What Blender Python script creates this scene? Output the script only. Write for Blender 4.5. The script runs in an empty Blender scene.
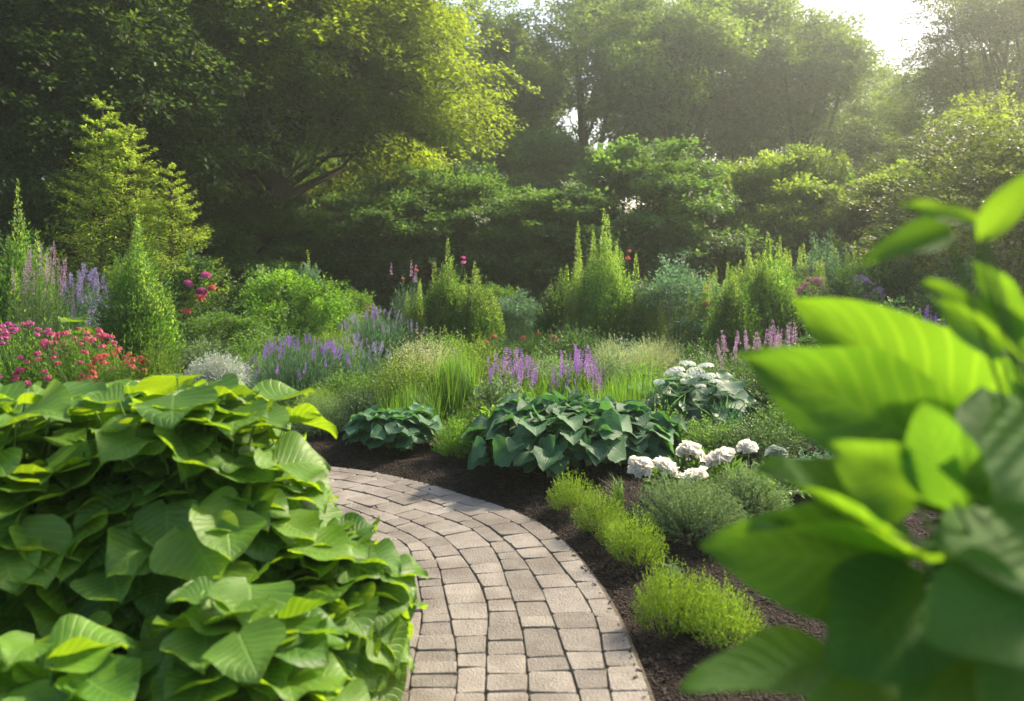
import bpy, math, random
import numpy as np
from mathutils import Vector, Matrix
R = math.radians
rs = np.random.RandomState(7)
random.seed(7)
scene = bpy.context.scene
COL = scene.collection

# ------------------------------------------------------------------ camera, light, exposure
F, HZ, CH = 853.0, 250.0, 1.6            # focal length in pixels, horizon row, eye height
cam_d = bpy.data.cameras.new('camera')
cam = bpy.data.objects.new('camera', cam_d); COL.objects.link(cam)
cam.location = (0, 0, CH); cam.rotation_euler = (R(90), 0, 0)
cam_d.sensor_width = 36; cam_d.lens = F / 1024 * 36
cam_d.shift_y = -(350.5 - HZ) / 1024
cam_d.clip_start = 0.05; cam_d.clip_end = 500
cam_d.dof.use_dof = True; cam_d.dof.focus_distance = 6.6; cam_d.dof.aperture_fstop = 2.2
scene.camera = cam

SUN_EL, SUN_AZ = 40, 52                  # sun high behind the garden, to the right
world = bpy.data.worlds.new('World'); scene.world = world; world.use_nodes = True
wn = world.node_tree; bg = wn.nodes['Background']
sky = wn.nodes.new('ShaderNodeTexSky'); sky.sky_type = 'NISHITA'; sky.sun_disc = False
sky.sun_elevation = R(SUN_EL); sky.sun_rotation = R(SUN_AZ); sky.dust_density = 3.0; sky.air_density = 1.0
wn.links.new(sky.outputs[0], bg.inputs[0]); bg.inputs[1].default_value = 0.15
sd = bpy.data.lights.new('sun', 'SUN'); sd.energy = 4.2; sd.angle = R(4); sd.color = (1.0, 0.89, 0.68)
sun = bpy.data.objects.new('sun', sd); COL.objects.link(sun)
sv = Vector((math.sin(R(SUN_AZ)) * math.cos(R(SUN_EL)), math.cos(R(SUN_AZ)) * math.cos(R(SUN_EL)), math.sin(R(SUN_EL))))
sun.rotation_euler = sv.to_track_quat('Z', 'Y').to_euler()
vs = scene.view_settings; vs.view_transform = 'Standard'; vs.look = 'None'; vs.exposure = 1.38; vs.gamma = 1
vs.use_white_balance = True; vs.white_balance_temperature = 6900; vs.white_balance_tint = 17
cy = scene.cycles
cy.use_denoising = True; cy.denoiser = 'OPENIMAGEDENOISE'
cy.max_bounces = 8; cy.diffuse_bounces = 3; cy.glossy_bounces = 2; cy.transmission_bounces = 5; cy.volume_bounces = 1
cy.use_adaptive_sampling = True; cy.adaptive_threshold = 0.02
cy.sample_clamp_indirect = 6

# ------------------------------------------------------------------ helpers
def U(a, b, n=None): return rs.uniform(a, b, n)
def nrm(v): return v / (np.linalg.norm(v, axis=-1, keepdims=True) + 1e-9)
def pix(px, py, Y): return np.array([(px - 512) / F * Y, Y, CH - (py - HZ) / F * Y])

class Geo:
    def __init__(s): s.v = []; s.loops = []; s.tot = []; s.mi = []; s.uv = []; s.n = 0; s.sm = []
    def add(s, V, Fc, mi=0, uv=None, smooth=False):
        V = np.asarray(V, float).reshape(-1, 3); Fc = np.asarray(Fc)
        s.v.append(V); s.loops.append((Fc + s.n).reshape(-1)); s.tot.append(np.full(len(Fc), Fc.shape[1]))
        s.mi.append(np.full(len(Fc), mi)); s.sm.append(np.full(len(Fc), smooth))
        s.uv.append(np.zeros((Fc.size, 2)) if uv is None else uv.reshape(-1, 2)); s.n += len(V)
        return s
    def mesh(s, name, mats):
        me = bpy.data.meshes.new(name)
        V = np.concatenate(s.v); L = np.concatenate(s.loops); T = np.concatenate(s.tot)
        me.vertices.add(len(V)); me.vertices.foreach_set('co', V.ravel().astype(np.float32))
        me.loops.add(len(L)); me.loops.foreach_set('vertex_index', L.astype(np.int32))
        me.polygons.add(len(T)); st = np.concatenate([[0], np.cumsum(T)[:-1]])
        me.polygons.foreach_set('loop_start', st.astype(np.int32)); me.polygons.foreach_set('loop_total', T.astype(np.int32))
        me.polygons.foreach_set('material_index', np.concatenate(s.mi).astype(np.int32))
        me.polygons.foreach_set('use_smooth', np.concatenate(s.sm))
        uvl = me.uv_layers.new(name='UVMap'); uvl.data.foreach_set('uv', np.concatenate(s.uv).ravel().astype(np.float32))
        for m in (mats if isinstance(mats, (list, tuple)) else [mats]): me.materials.append(m)
        me.update(calc_edges=True)
        return me

def frames(D, N):
    Y = nrm(D); X = nrm(np.cross(Y, N)); Z = np.cross(X, Y); return X, Y, Z
def stamp(g, T, Fc, P, D, N, S, mi=0, tuv=None, smooth=False):
    """copy a template (x across, y along, z normal) to every point"""
    P = np.asarray(P); n = len(P)
    if n == 0: return
    S = np.asarray(S, float)
    if S.ndim == 1: S = np.stack([S, S, S], 1)
    X, Y, Z = frames(np.asarray(D, float), np.asarray(N, float))
    V = (P[:, None] + T[None, :, 0:1] * (S[:, None, 0:1] * X[:, None]) + T[None, :, 1:2] * (S[:, None, 1:2] * Y[:, None])
         + T[None, :, 2:3] * (S[:, None, 2:3] * Z[:, None]))
    k = len(T); Fa = (Fc[None] + (np.arange(n) * k)[:, None, None]).reshape(-1, Fc.shape[1])
    uv = None if tuv is None else np.tile(tuv[Fc.ravel()], (n, 1))
    g.add(V, Fa, mi, uv, smooth)
def tubes(g, P, Rr, k=4, mi=0, smooth=True):
    """P (n,m,3) polylines, Rr (n,m) radii"""
    n, m, _ = P.shape
    d = nrm(P[:, -1] - P[:, 0]); ref = np.where(np.abs(d[:, 2:3]) > .9, np.array([[1., 0, 0]]), np.array([[0, 0, 1.]]))
    a = nrm(np.cross(d, ref)); b = np.cross(d, a)
    an = np.arange(k) / k * 2 * np.pi
    ring = a[:, None, None] * np.cos(an)[None, None, :, None] + b[:, None, None] * np.sin(an)[None, None, :, None]
    V = P[:, :, None] + ring * Rr[:, :, None, None]
    q = []
    for i in range(m - 1):
        for j in range(k):
            q.append((i * k + j, i * k + (j + 1) % k, (i + 1) * k + (j + 1) % k, (i + 1) * k + j))
    q = np.array(q); Fa = (q[None] + (np.arange(n) * m * k)[:, None, None]).reshape(-1, 4)
    g.add(V, Fa, mi, None, smooth)
def grid_faces(nu, nv):
    return np.array([(j * nu + i, j * nu + i + 1, (j + 1) * nu + i + 1, (j + 1) * nu + i) for j in range(nv - 1) for i in range(nu - 1)])

DIA = np.array([(0, 0, 0), (.5, .45, .09), (0, 1, -.06), (-.5, .45, .09)]); DIAF = np.array([(0, 1, 2), (0, 2, 3)])
DUV = np.array([(0, 0), (1, .5), (0, 1), (-1, .5)], float)
BLT = np.array([(-.5, 0, 0), (.5, 0, 0), (-.45, .35, .05), (.45, .35, .05), (-.3, .7, 0), (.3, .7, 0), (0, 1, -.12)])
def blade_tpl(bend):
    ts = np.array([0, .25, .5, .75, 1.]); V = []
    for t in ts:
        w = .5 * (1 - t ** 2.2); y = t * (1 - .25 * bend * t); z = -bend * t ** 2.2
        V += [(-w, y, z), (w, y, z)]
    return np.array(V), np.array([(2 * i, 2 * i + 1, 2 * i + 3, 2 * i + 2) for i in range(4)])
def broad_tpl(cup=.1, droop=.25, rip=.03, seed=0, nu=9, nv=11, lobed=0., fold=0., heart=.1, wide=1.06):
    r = np.random.RandomState(seed); V = []; uv = []
    ph = r.uniform(0, 6.28, 4)
    for j in range(nv):
        v = j / (nv - 1)
        w = (math.sin(math.pi * min(1, v ** .68 * 1.0)) ** .8 * 1.0 if 0 < v < 1 else 0) * (.62) * wide
        if v < .001: w = .10
        if v > .999: w = .004
        for i in range(nu):
            s = -1 + 2 * i / (nu - 1)
            wob = 1 + .045 * math.sin(v * 11 + ph[0] + (2 if s > 0 else 0)) * abs(s) + lobed * math.sin(v * 19 + ph[1] * (1 if s > 0 else 2)) * abs(s)
            x = s * w * wob
            y = v - heart * abs(s) ** 1.3 * (1 - v) ** 2
            z = cup * (abs(s) ** 1.6) * w * 1.6 - droop * (v ** 2.0) - fold * abs(s) * .0
            z += rip * math.cos(i * math.pi) * math.sin(math.pi * v) * (1 - abs(s)) * .6
            z += rip * 2.6 * math.sin(v * 9 + ph[2] + s * 1.5) * abs(s) ** 2 + rip * 1.5 * math.sin(v * 5 + ph[3])
            V.append((x, y, z)); uv.append((s, v))
    return np.array(V), grid_faces(nu, nv), np.array(uv)

def smooth_obj(name, me, parent=None, loc=None, rot=None, scale=None):
    o = bpy.data.objects.new(name, me); COL.objects.link(o)
    if parent: o.parent = parent
    if loc is not None: o.location = loc
    if rot is not None: o.rotation_euler = rot
    if scale is not None: o.scale = scale if hasattr(scale, '__len__') else (scale,) * 3
    return o
def tag(o, label=None, cat=None, group=None, kind=None):
    for k, v in (('label', label), ('category', cat), ('group', group), ('kind', kind)):
        if v: o[k] = v
    return o
def thing(name, label, cat, loc, rz=0, sc=(1, 1, 1), group=None):
    o = bpy.data.objects.new(name, None); COL.objects.link(o); o.location = loc; o.rotation_euler = (0, 0, rz)
    o.scale = sc; o.empty_display_size = .1
    return tag(o, label, cat, group, 'thing')

# ------------------------------------------------------------------ materials
def newmat(name):
    m = bpy.data.materials.new(name); m.use_nodes = True; nt = m.node_tree; nt.nodes.clear(); return m, nt
def N(nt, t, **kw):
    n = nt.nodes.new(t)
    for k, v in kw.items(): setattr(n, k, v)
    return n
def leaf_mat(name, c1, c2, tc=None, tr=.42, rough=.5, spec=.35, veins=0, var=.35, bend=0.):
    m, nt = newmat(name); L = nt.links.new
    out = N(nt, 'ShaderNodeOutputMaterial'); geo = N(nt, 'ShaderNodeNewGeometry'); oi = N(nt, 'ShaderNodeObjectInfo')
    mix = N(nt, 'ShaderNodeMix', data_type='RGBA'); mix.inputs[6].default_value = (*c1, 1); mix.inputs[7].default_value = (*c2, 1)
    L(geo.outputs['Random Per Island'], mix.inputs[0])
    # uneven patches through the foliage and a small difference from plant to plant
    tco = N(nt, 'ShaderNodeTexCoord'); nz = N(nt, 'ShaderNodeTexNoise'); nz.inputs['Scale'].default_value = 1.7; nz.inputs['Detail'].default_value = 2
    L(tco.outputs['Object'], nz.inputs['Vector'])
    mr = N(nt, 'ShaderNodeMapRange'); mr.inputs[1].default_value = .3; mr.inputs[2].default_value = .7
    mr.inputs[3].default_value = 1 - var; mr.inputs[4].default_value = 1 + var * .8
    L(nz.outputs['Fac'], mr.inputs[0])
    hsv = N(nt, 'ShaderNodeHueSaturation'); L(mix.outputs[2], hsv.inputs['Color'])
    ma = N(nt, 'ShaderNodeMath', operation='MULTIPLY_ADD'); L(oi.outputs['Random'], ma.inputs[0]); ma.inputs[1].default_value = .22; ma.inputs[2].default_value = .89
    mm = N(nt, 'ShaderNodeMath', operation='MULTIPLY'); L(ma.outputs[0], mm.inputs[0]); L(mr.outputs[0], mm.inputs[1])
    L(mm.outputs[0], hsv.inputs['Value'])
    col = hsv.outputs[0]
    pr = N(nt, 'ShaderNodeBsdfPrincipled'); pr.inputs['Roughness'].default_value = rough; pr.inputs['Specular IOR Level'].default_value = spec
    trn = N(nt, 'ShaderNodeBsdfTranslucent'); ms = N(nt, 'ShaderNodeMixShader'); ms.inputs[0].default_value = tr
    tcm = N(nt, 'ShaderNodeMix', data_type='RGBA', blend_type='MULTIPLY'); tcm.inputs[0].default_value = 1
    tcol = tc or (3.2, 2.7, 1.2)
    tcm.inputs[7].default_value = (*tcol, 1)
    if veins:
        uv = N(nt, 'ShaderNodeUVMap'); sx = N(nt, 'ShaderNodeSeparateXYZ'); L(uv.outputs[0], sx.inputs[0])
        ab = N(nt, 'ShaderNodeMath', operation='ABSOLUTE'); L(sx.outputs[0], ab.inputs[0])
        a1 = N(nt, 'ShaderNodeMath', operation='MULTIPLY_ADD'); L(ab.outputs[0], a1.inputs[0]); a1.inputs[1].default_value = -.34 if veins == 1 else 1.0
        vv = N(nt, 'ShaderNodeMath', operation='MULTIPLY'); L(sx.outputs[1], vv.inputs[0]); vv.inputs[1].default_value = 1.0 if veins == 1 else .22
        L(vv.outputs[0], a1.inputs[2])
        a2 = N(nt, 'ShaderNodeMath', operation='MULTIPLY'); L(a1.outputs[0], a2.inputs[0]); a2.inputs[1].default_value = 52 if veins == 1 else 34
        sn = N(nt, 'ShaderNodeMath', operation='SINE'); L(a2.outputs[0], sn.inputs[0])
        pw = N(nt, 'ShaderNodeMapRange'); pw.inputs[1].default_value = .55; pw.inputs[2].default_value = 1.; L(sn.outputs[0], pw.inputs[0])
        mid = N(nt, 'ShaderNodeMapRange'); mid.inputs[1].default_value = .07; mid.inputs[2].default_value = .0; L(ab.outputs[0], mid.inputs[0])
        mx = N(nt, 'ShaderNodeMath', operation='MAXIMUM'); L(pw.outputs[0], mx.inputs[0]); L(mid.outputs[0], mx.inputs[1])
        vc = N(nt, 'ShaderNodeMix', data_type='RGBA'); vf = N(nt, 'ShaderNodeMath', operation='MULTIPLY'); L(mx.outputs[0], vf.inputs[0]); vf.inputs[1].default_value = .2
        L(vf.outputs[0], vc.inputs[0]); L(col, vc.inputs[6]); vc.inputs[7].default_value = (c2[0] * 2.2, c2[1] * 1.9, c2[2] * 2.2, 1)
        col = vc.outputs[2]
        bp = N(nt, 'ShaderNodeBump'); bp.inputs['Strength'].default_value = .5; bp.inputs['Distance'].default_value = .004; bp.invert = True
        n2 = N(nt, 'ShaderNodeTexNoise'); n2.inputs['Scale'].default_value = 60; L(tco.outputs['Object'], n2.inputs['Vector'])
        ad = N(nt, 'ShaderNodeMath', operation='MULTIPLY_ADD'); L(n2.outputs['Fac'], ad.inputs[0]); ad.inputs[1].default_value = .5; L(mx.outputs[0], ad.inputs[2])
        L(ad.outputs[0], bp.inputs['Height']); L(bp.outputs[0], pr.inputs['Normal'])
    L(col, pr.inputs['Base Color']); L(col, tcm.inputs[6]); L(tcm.outputs[2], trn.inputs['Color'])
    L(pr.outputs[0], ms.inputs[1]); L(trn.outputs[0], ms.inputs[2]); L(ms.outputs[0], out.inputs['Surface'])
    return m
def rough_mat(name, c1, c2, scale=8, rough=.85, bump=.6, dist=.01, island=.5, c3=None, spec=.3):
    m, nt = newmat(name); L = nt.links.new
    out = N(nt, 'ShaderNodeOutputMaterial'); pr = N(nt, 'ShaderNodeBsdfPrincipled'); tco = N(nt, 'ShaderNodeTexCoord')
    nz = N(nt, 'ShaderNodeTexNoise'); nz.inputs['Scale'].default_value = scale; nz.inputs['Detail'].default_value = 8; nz.inputs['Roughness'].default_value = .65
    L(tco.outputs['Object'], nz.inputs['Vector'])
    geo = N(nt, 'ShaderNodeNewGeometry'); mxf = N(nt, 'ShaderNodeMix', data_type='FLOAT'); mxf.inputs[0].default_value = island
    mr = N(nt, 'ShaderNodeMapRange'); mr.inputs[1].default_value = .3; mr.inputs[2].default_value = .7; L(nz.outputs['Fac'], mr.inputs[0])
    L(mr.outputs[0], mxf.inputs[2]); L(geo.outputs['Random Per Island'], mxf.inputs[3])
    mix = N(nt, 'ShaderNodeMix', data_type='RGBA'); mix.inputs[6].default_value = (*c1, 1); mix.inputs[7].default_value = (*c2, 1)
    L(mxf.outputs[0], mix.inputs[0]); col = mix.outputs[2]
    if c3:
        n3 = N(nt, 'ShaderNodeTexNoise'); n3.inputs['Scale'].default_value = scale * .23; n3.inputs['Detail'].default_value = 5; L(tco.outputs['Object'], n3.inputs['Vector'])
        m3 = N(nt, 'ShaderNodeMapRange'); m3.inputs[1].default_value = .48; m3.inputs[2].default_value = .66; m3.inputs[4].default_value = .75; L(n3.outputs['Fac'], m3.inputs[0])
        x3 = N(nt, 'ShaderNodeMix', data_type='RGBA'); L(m3.outputs[0], x3.inputs[0]); L(col, x3.inputs[6]); x3.inputs[7].default_value = (*c3, 1); col = x3.outputs[2]
    L(col, pr.inputs['Base Color']); pr.inputs['Roughness'].default_value = rough; pr.inputs['Specular IOR Level'].default_value = spec
    n2 = N(nt, 'ShaderNodeTexNoise'); n2.inputs['Scale'].default_value = scale * 7; n2.inputs['Detail'].default_value = 6; L(tco.outputs['Object'], n2.inputs['Vector'])
    bp = N(nt, 'ShaderNodeBump'); bp.inputs['Strength'].default_value = bump; bp.inputs['Distance'].default_value = dist
    L(n2.outputs['Fac'], bp.inputs['Height']); L(bp.outputs[0], pr.inputs['Normal']); L(pr.outputs[0], out.inputs['Surface'])
    return m

M = dict(
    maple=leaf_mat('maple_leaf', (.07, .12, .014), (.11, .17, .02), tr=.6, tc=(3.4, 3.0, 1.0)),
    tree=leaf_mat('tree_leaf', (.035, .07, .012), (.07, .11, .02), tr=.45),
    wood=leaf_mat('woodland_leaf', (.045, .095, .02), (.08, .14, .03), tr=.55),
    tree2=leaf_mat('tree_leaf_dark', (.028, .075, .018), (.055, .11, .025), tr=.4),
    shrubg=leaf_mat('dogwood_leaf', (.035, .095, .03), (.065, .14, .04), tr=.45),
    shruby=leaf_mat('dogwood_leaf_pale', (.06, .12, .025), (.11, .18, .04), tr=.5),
    cypress=leaf_mat('cypress_leaf', (.11, .19, .045), (.17, .27, .06), tr=.55),
    conif=leaf_mat('upright_shrub_leaf', (.028, .09, .026), (.06, .15, .035), tr=.5, tc=(3.2, 2.8, .9)),
    spire=leaf_mat('pale_spire_leaf', (.1, .2, .05), (.16, .27, .075), tr=.5),
    hosta=leaf_mat('bright_broad_leaf', (.045, .14, .018), (.115, .25, .022), tr=.42, tc=(3.4, 2.45, .7), veins=1, rough=.5, spec=.4, var=.2),
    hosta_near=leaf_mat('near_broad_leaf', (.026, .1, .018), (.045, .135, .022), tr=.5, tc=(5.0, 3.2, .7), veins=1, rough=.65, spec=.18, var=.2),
    hostab=leaf_mat('blue_broad_leaf', (.022, .09, .045), (.06, .175, .07), tr=.3, tc=(2.2, 2.2, 1), veins=2, rough=.6, spec=.3, var=.2),
    bluegreen=leaf_mat('blue_green_leaf', (.06, .14, .08), (.1, .19, .12), tr=.35, tc=(2, 2.2, 1.4)),
    silver=leaf_mat('silver_leaf', (.3, .36, .3), (.48, .52, .46), tr=.3, tc=(1.1, 1.2, 1)),
    sage=leaf_mat('grey_green_leaf', (.075, .135, .06), (.13, .2, .1), tr=.38, tc=(2, 2.2, 1.2)),
    lime=leaf_mat('lime_leaf', (.075, .165, .02), (.13, .23, .03), tr=.45, tc=(2.3, 2.1, .8)),
    limef=leaf_mat('cream_blossom', (.36, .4, .2), (.55, .55, .34), tr=.4, tc=(1.2, 1.2, .9)),
    mid=leaf_mat('mid_green_leaf', (.04, .12, .025), (.08, .18, .035), tr=.42),
    dark=leaf_mat('dark_green_leaf', (.02, .07, .02), (.045, .11, .03), tr=.35),
    grass=leaf_mat('grass_blade', (.05, .15, .02), (.1, .23, .03), tr=.45),
    pale=leaf_mat('pale_grass', (.2, .27, .14), (.33, .38, .22), tr=.4, tc=(1.6, 1.6, 1)),
    cover=leaf_mat('ground_cover_leaf', (.03, .09, .025), (.08, .16, .04), tr=.35),
    bark=rough_mat('bark', (.03, .022, .015), (.075, .06, .045), scale=6, bump=1, dist=.03),
    stem=rough_mat('green_stem', (.08, .17, .035), (.12, .22, .05), scale=20),
    purple=leaf_mat('purple_flower', (.2, .08, .42), (.34, .16, .6), tr=.4, tc=(1.5, 1.4, 1.5)),
    salvia=leaf_mat('salvia_flower', (.3, .13, .45), (.48, .24, .62), tr=.4, tc=(1.5, 1.4, 1.5)),
    pinkl=leaf_mat('pale_pink_flower', (.5, .2, .28), (.7, .36, .42), tr=.4, tc=(1.3, 1.3, 1.3)),
    umbel=leaf_mat('umbel_flower', (.55, .6, .53), (.72, .75, .68), tr=.35, tc=(1.1, 1.15, 1)),
    lav=leaf_mat('lavender_flower', (.2, .17, .36), (.36, .3, .5), tr=.4, tc=(1.4, 1.4, 1.4)),
    mauve=leaf_mat('mauve_flower', (.32, .18, .34), (.5, .32, .46), tr=.4, tc=(1.4, 1.3, 1.4)),
    pink=leaf_mat('pink_flower', (.42, .05, .12), (.6, .12, .22), tr=.4, tc=(1.3, 1.3, 1.3)),
    coral=leaf_mat('coral_flower', (.48, .07, .06), (.62, .16, .12), tr=.4, tc=(1.2, 1.3, 1.3)),
    magenta=leaf_mat('magenta_flower', (.4, .05, .2), (.52, .1, .3), tr=.4, tc=(1.3, 1.3, 1.3)),
    white=leaf_mat('white_petal', (.76, .73, .64), (.9, .89, .84), tr=.6, tc=(1.1, 1.1, 1.06), var=.02),
    mulch=rough_mat('bark_mulch', (.009, .006, .0045), (.035, .022, .016), scale=30, bump=1, dist=.02, island=.0),
    chip=rough_mat('mulch_chip', (.01, .007, .005), (.036, .026, .02), scale=40, bump=.5, dist=.004, island=.8),
    stone=rough_mat('paving_stone', (.095, .09, .077), (.25, .235, .2), scale=14, bump=1, dist=.008, island=.55, c3=(.095, .085, .07)),
    joint=rough_mat('sand_joint', (.05, .045, .03), (.11, .095, .065), scale=40, bump=1, dist=.006, island=0),
)

# ------------------------------------------------------------------ the path's course
Redge = np.array([(.50, -3), (.50, -1), (.50, 1), (.495, 2.4), (.49, 3.03), (.477, 3.34), (.455, 3.74), (.404, 4.08), (.317, 4.5), (.19, 4.9), (.01, 5.17),
                  (-.2, 5.38), (-.42, 5.6), (-.66, 5.83), (-.95, 6.03), (-1.3, 6.2), (-1.8, 6.32), (-2.6, 6.4), (-4, 6.45), (-7, 6.5)])
def resample(P, step):
    d = np.concatenate([[0], np.cumsum(np.linalg.norm(np.diff(P, axis=0), axis=1))]); s = np.arange(0, d[-1], step)
    return np.stack([np.interp(s, d, P[:, 0]), np.interp(s, d, P[:, 1])], 1), s
HW = .47
Pr, _ = resample(Redge, .05)
ker = np.hanning(13); ker /= ker.sum()
Pp = np.pad(Pr, ((6, 6), (0, 0)), mode='edge'); Pr = np.stack([np.convolve(Pp[:, i], ker, 'valid') for i in (0, 1)], 1)[2:-2]
Tn = np.gradient(Pr, axis=0); Tn = nrm(Tn); Nl = np.stack([-Tn[:, 1], Tn[:, 0]], 1)
Ctr = Pr + Nl * HW
Ctr, S_arc = resample(Ctr, .05)
Pp = np.pad(Ctr, ((6, 6), (0, 0)), mode='edge'); Ctr = np.stack([np.convolve(Pp[:, i], ker, 'valid') for i in (0, 1)], 1)
Ctr = Ctr[3:-3]; S_arc = np.arange(len(Ctr)) * .05
CT = nrm(np.gradient(Ctr, axis=0)); CN = np.stack([-CT[:, 1], CT[:, 0]], 1)
def st2xy(s, t):
    i = np.clip(s / .05, 0, len(Ctr) - 1.001)
    c = np.stack([np.interp(i, np.arange(len(Ctr)), Ctr[:, k]) for k in (0, 1)], -1)
    n = nrm(np.stack([np.interp(i, np.arange(len(Ctr)), CN[:, k]) for k in (0, 1)], -1))
    return c + n * np.asarray(t)[..., None]
def path_dist(x, y):
    P = np.stack([np.ravel(x), np.ravel(y)], 1); out = np.full(len(P), 1e9)
    C4 = Ctr[::2]
    for a in range(0, len(P), 20000):
        q = P[a:a + 20000]; out[a:a + 20000] = np.sqrt(((q[:, None] - C4[None]) ** 2).sum(-1)).min(1)
    return out.reshape(np.shape(x))
_hp = rs.uniform(0, 6.28, 12)
def gh(x, y, pd=None):
    pd = path_dist(x, y) if pd is None else pd
    e = np.clip((pd - HW) / .25, 0, 1); e = e * e * (3 - 2 * e)
    b = .02 * np.sin(x * 2.1 + _hp[0]) * np.sin(y * 1.7 + _hp[1]) + .012 * np.sin(x * 5 + _hp[2]) * np.sin(y * 4.3 + _hp[3])
    return -.012 + e * (.05 + b)

# ------------------------------------------------------------------ ground
xs = np.concatenate([-np.geomspace(120, 5, 26), np.arange(-4.8, 4.81, .07), np.geomspace(5, 120, 26)])
ys = np.concatenate([np.linspace(-60, -2, 14), np.arange(-1.8, 10, .07), np.geomspace(10.2, 180, 36)])
GX, GY = np.meshgrid(xs, ys); PD = path_dist(GX, GY); GZ = gh(GX, GY, PD)
fine = (np.abs(GX) < 5) & (GY > -2) & (GY < 10) & (PD > HW + .02)
GZ = GZ + fine * rs.normal(0, .006, GZ.shape)
g = Geo(); g.add(np.stack([GX, GY, GZ], -1), grid_faces(len(xs), len(ys)), 0, None, True)
gm, nt = newmat('garden_soil')
L = nt.links.new
def soil_mat():
    out = N(nt, 'ShaderNodeOutputMaterial'); pr = N(nt, 'ShaderNodeBsdfPrincipled'); tco = N(nt, 'ShaderNodeTexCoord')
    n1 = N(nt, 'ShaderNodeTexNoise'); n1.inputs['Scale'].default_value = 28; n1.inputs['Detail'].default_value = 8; L(tco.outputs['Object'], n1.inputs['Vector'])
    mr = N(nt, 'ShaderNodeMapRange'); mr.inputs[1].default_value = .35; mr.inputs[2].default_value = .7; L(n1.outputs['Fac'], mr.inputs[0])
    a = N(nt, 'ShaderNodeMix', data_type='RGBA'); a.inputs[6].default_value = (.009, .006, .005, 1); a.inputs[7].default_value = (.028, .02, .015, 1); L(mr.outputs[0], a.inputs[0])
    b = N(nt, 'ShaderNodeMix', data_type='RGBA'); b.inputs[6].default_value = (.03, .07, .02, 1); b.inputs[7].default_value = (.05, .1, .03, 1); L(mr.outputs[0], b.inputs[0])
    sx = N(nt, 'ShaderNodeSeparateXYZ'); L(tco.outputs['Object'], sx.inputs[0]); m2 = N(nt, 'ShaderNodeMapRange'); m2.inputs[1].default_value = 11; m2.inputs[2].default_value = 13.5; L(sx.outputs[1], m2.inputs[0])
    c = N(nt, 'ShaderNodeMix', data_type='RGBA'); L(m2.outputs[0], c.inputs[0]); L(a.outputs[2], c.inputs[6]); L(b.outputs[2], c.inputs[7])
    L(c.outputs[2], pr.inputs['Base Color']); pr.inputs['Roughness'].default_value = .95; pr.inputs['Specular IOR Level'].default_value = .15
    n2 = N(nt, 'ShaderNodeTexVoronoi'); n2.inputs['Scale'].default_value = 75; L(tco.outputs['Object'], n2.inputs['Vector'])
    bp = N(nt, 'ShaderNodeBump'); bp.inputs['Strength'].default_value = 1; bp.inputs['Distance'].default_value = .02; L(n2.outputs['Distance'], bp.inputs['Height'])
    L(bp.outputs[0], pr.inputs['Normal']); L(pr.outputs[0], out.inputs['Surface'])
soil_mat()
o = smooth_obj('ground', g.mesh('ground', gm)); tag(o, kind='structure')

# path: bedding strip with every paving stone bevelled and set on it
g = Geo()
sl = np.arange(0, S_arc[-1], .1); k = len(sl)
a = st2xy(sl, np.full(k, -HW - .015)); b = st2xy(sl, np.full(k, HW + .015))
V = np.concatenate([np.c_[a, np.full(k, .017)], np.c_[b, np.full(k, .017)]])
g.add(V, np.array([(i, i + 1, k + i + 1, k + i) for i in range(k - 1)]), 1)
Vb = np.concatenate([np.c_[a, np.full(k, .017)], np.c_[a, np.full(k, -.04)]]); g.add(Vb, np.array([(i, k + i, k + i + 1, i + 1) for i in range(k - 1)]), 1)
cw = np.array([.125, .15, .14, .16, .135, .125, .105]); cw = cw / cw.sum() * 2 * HW; edges = np.concatenate([[-HW], -HW + np.cumsum(cw)])
def wav(s, j): return 0 if j in (0, 7) else .017 * np.sin(s * 2.3 + j * 2.1) + .009 * np.sin(s * 5.1 + j * 3.7)
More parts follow.
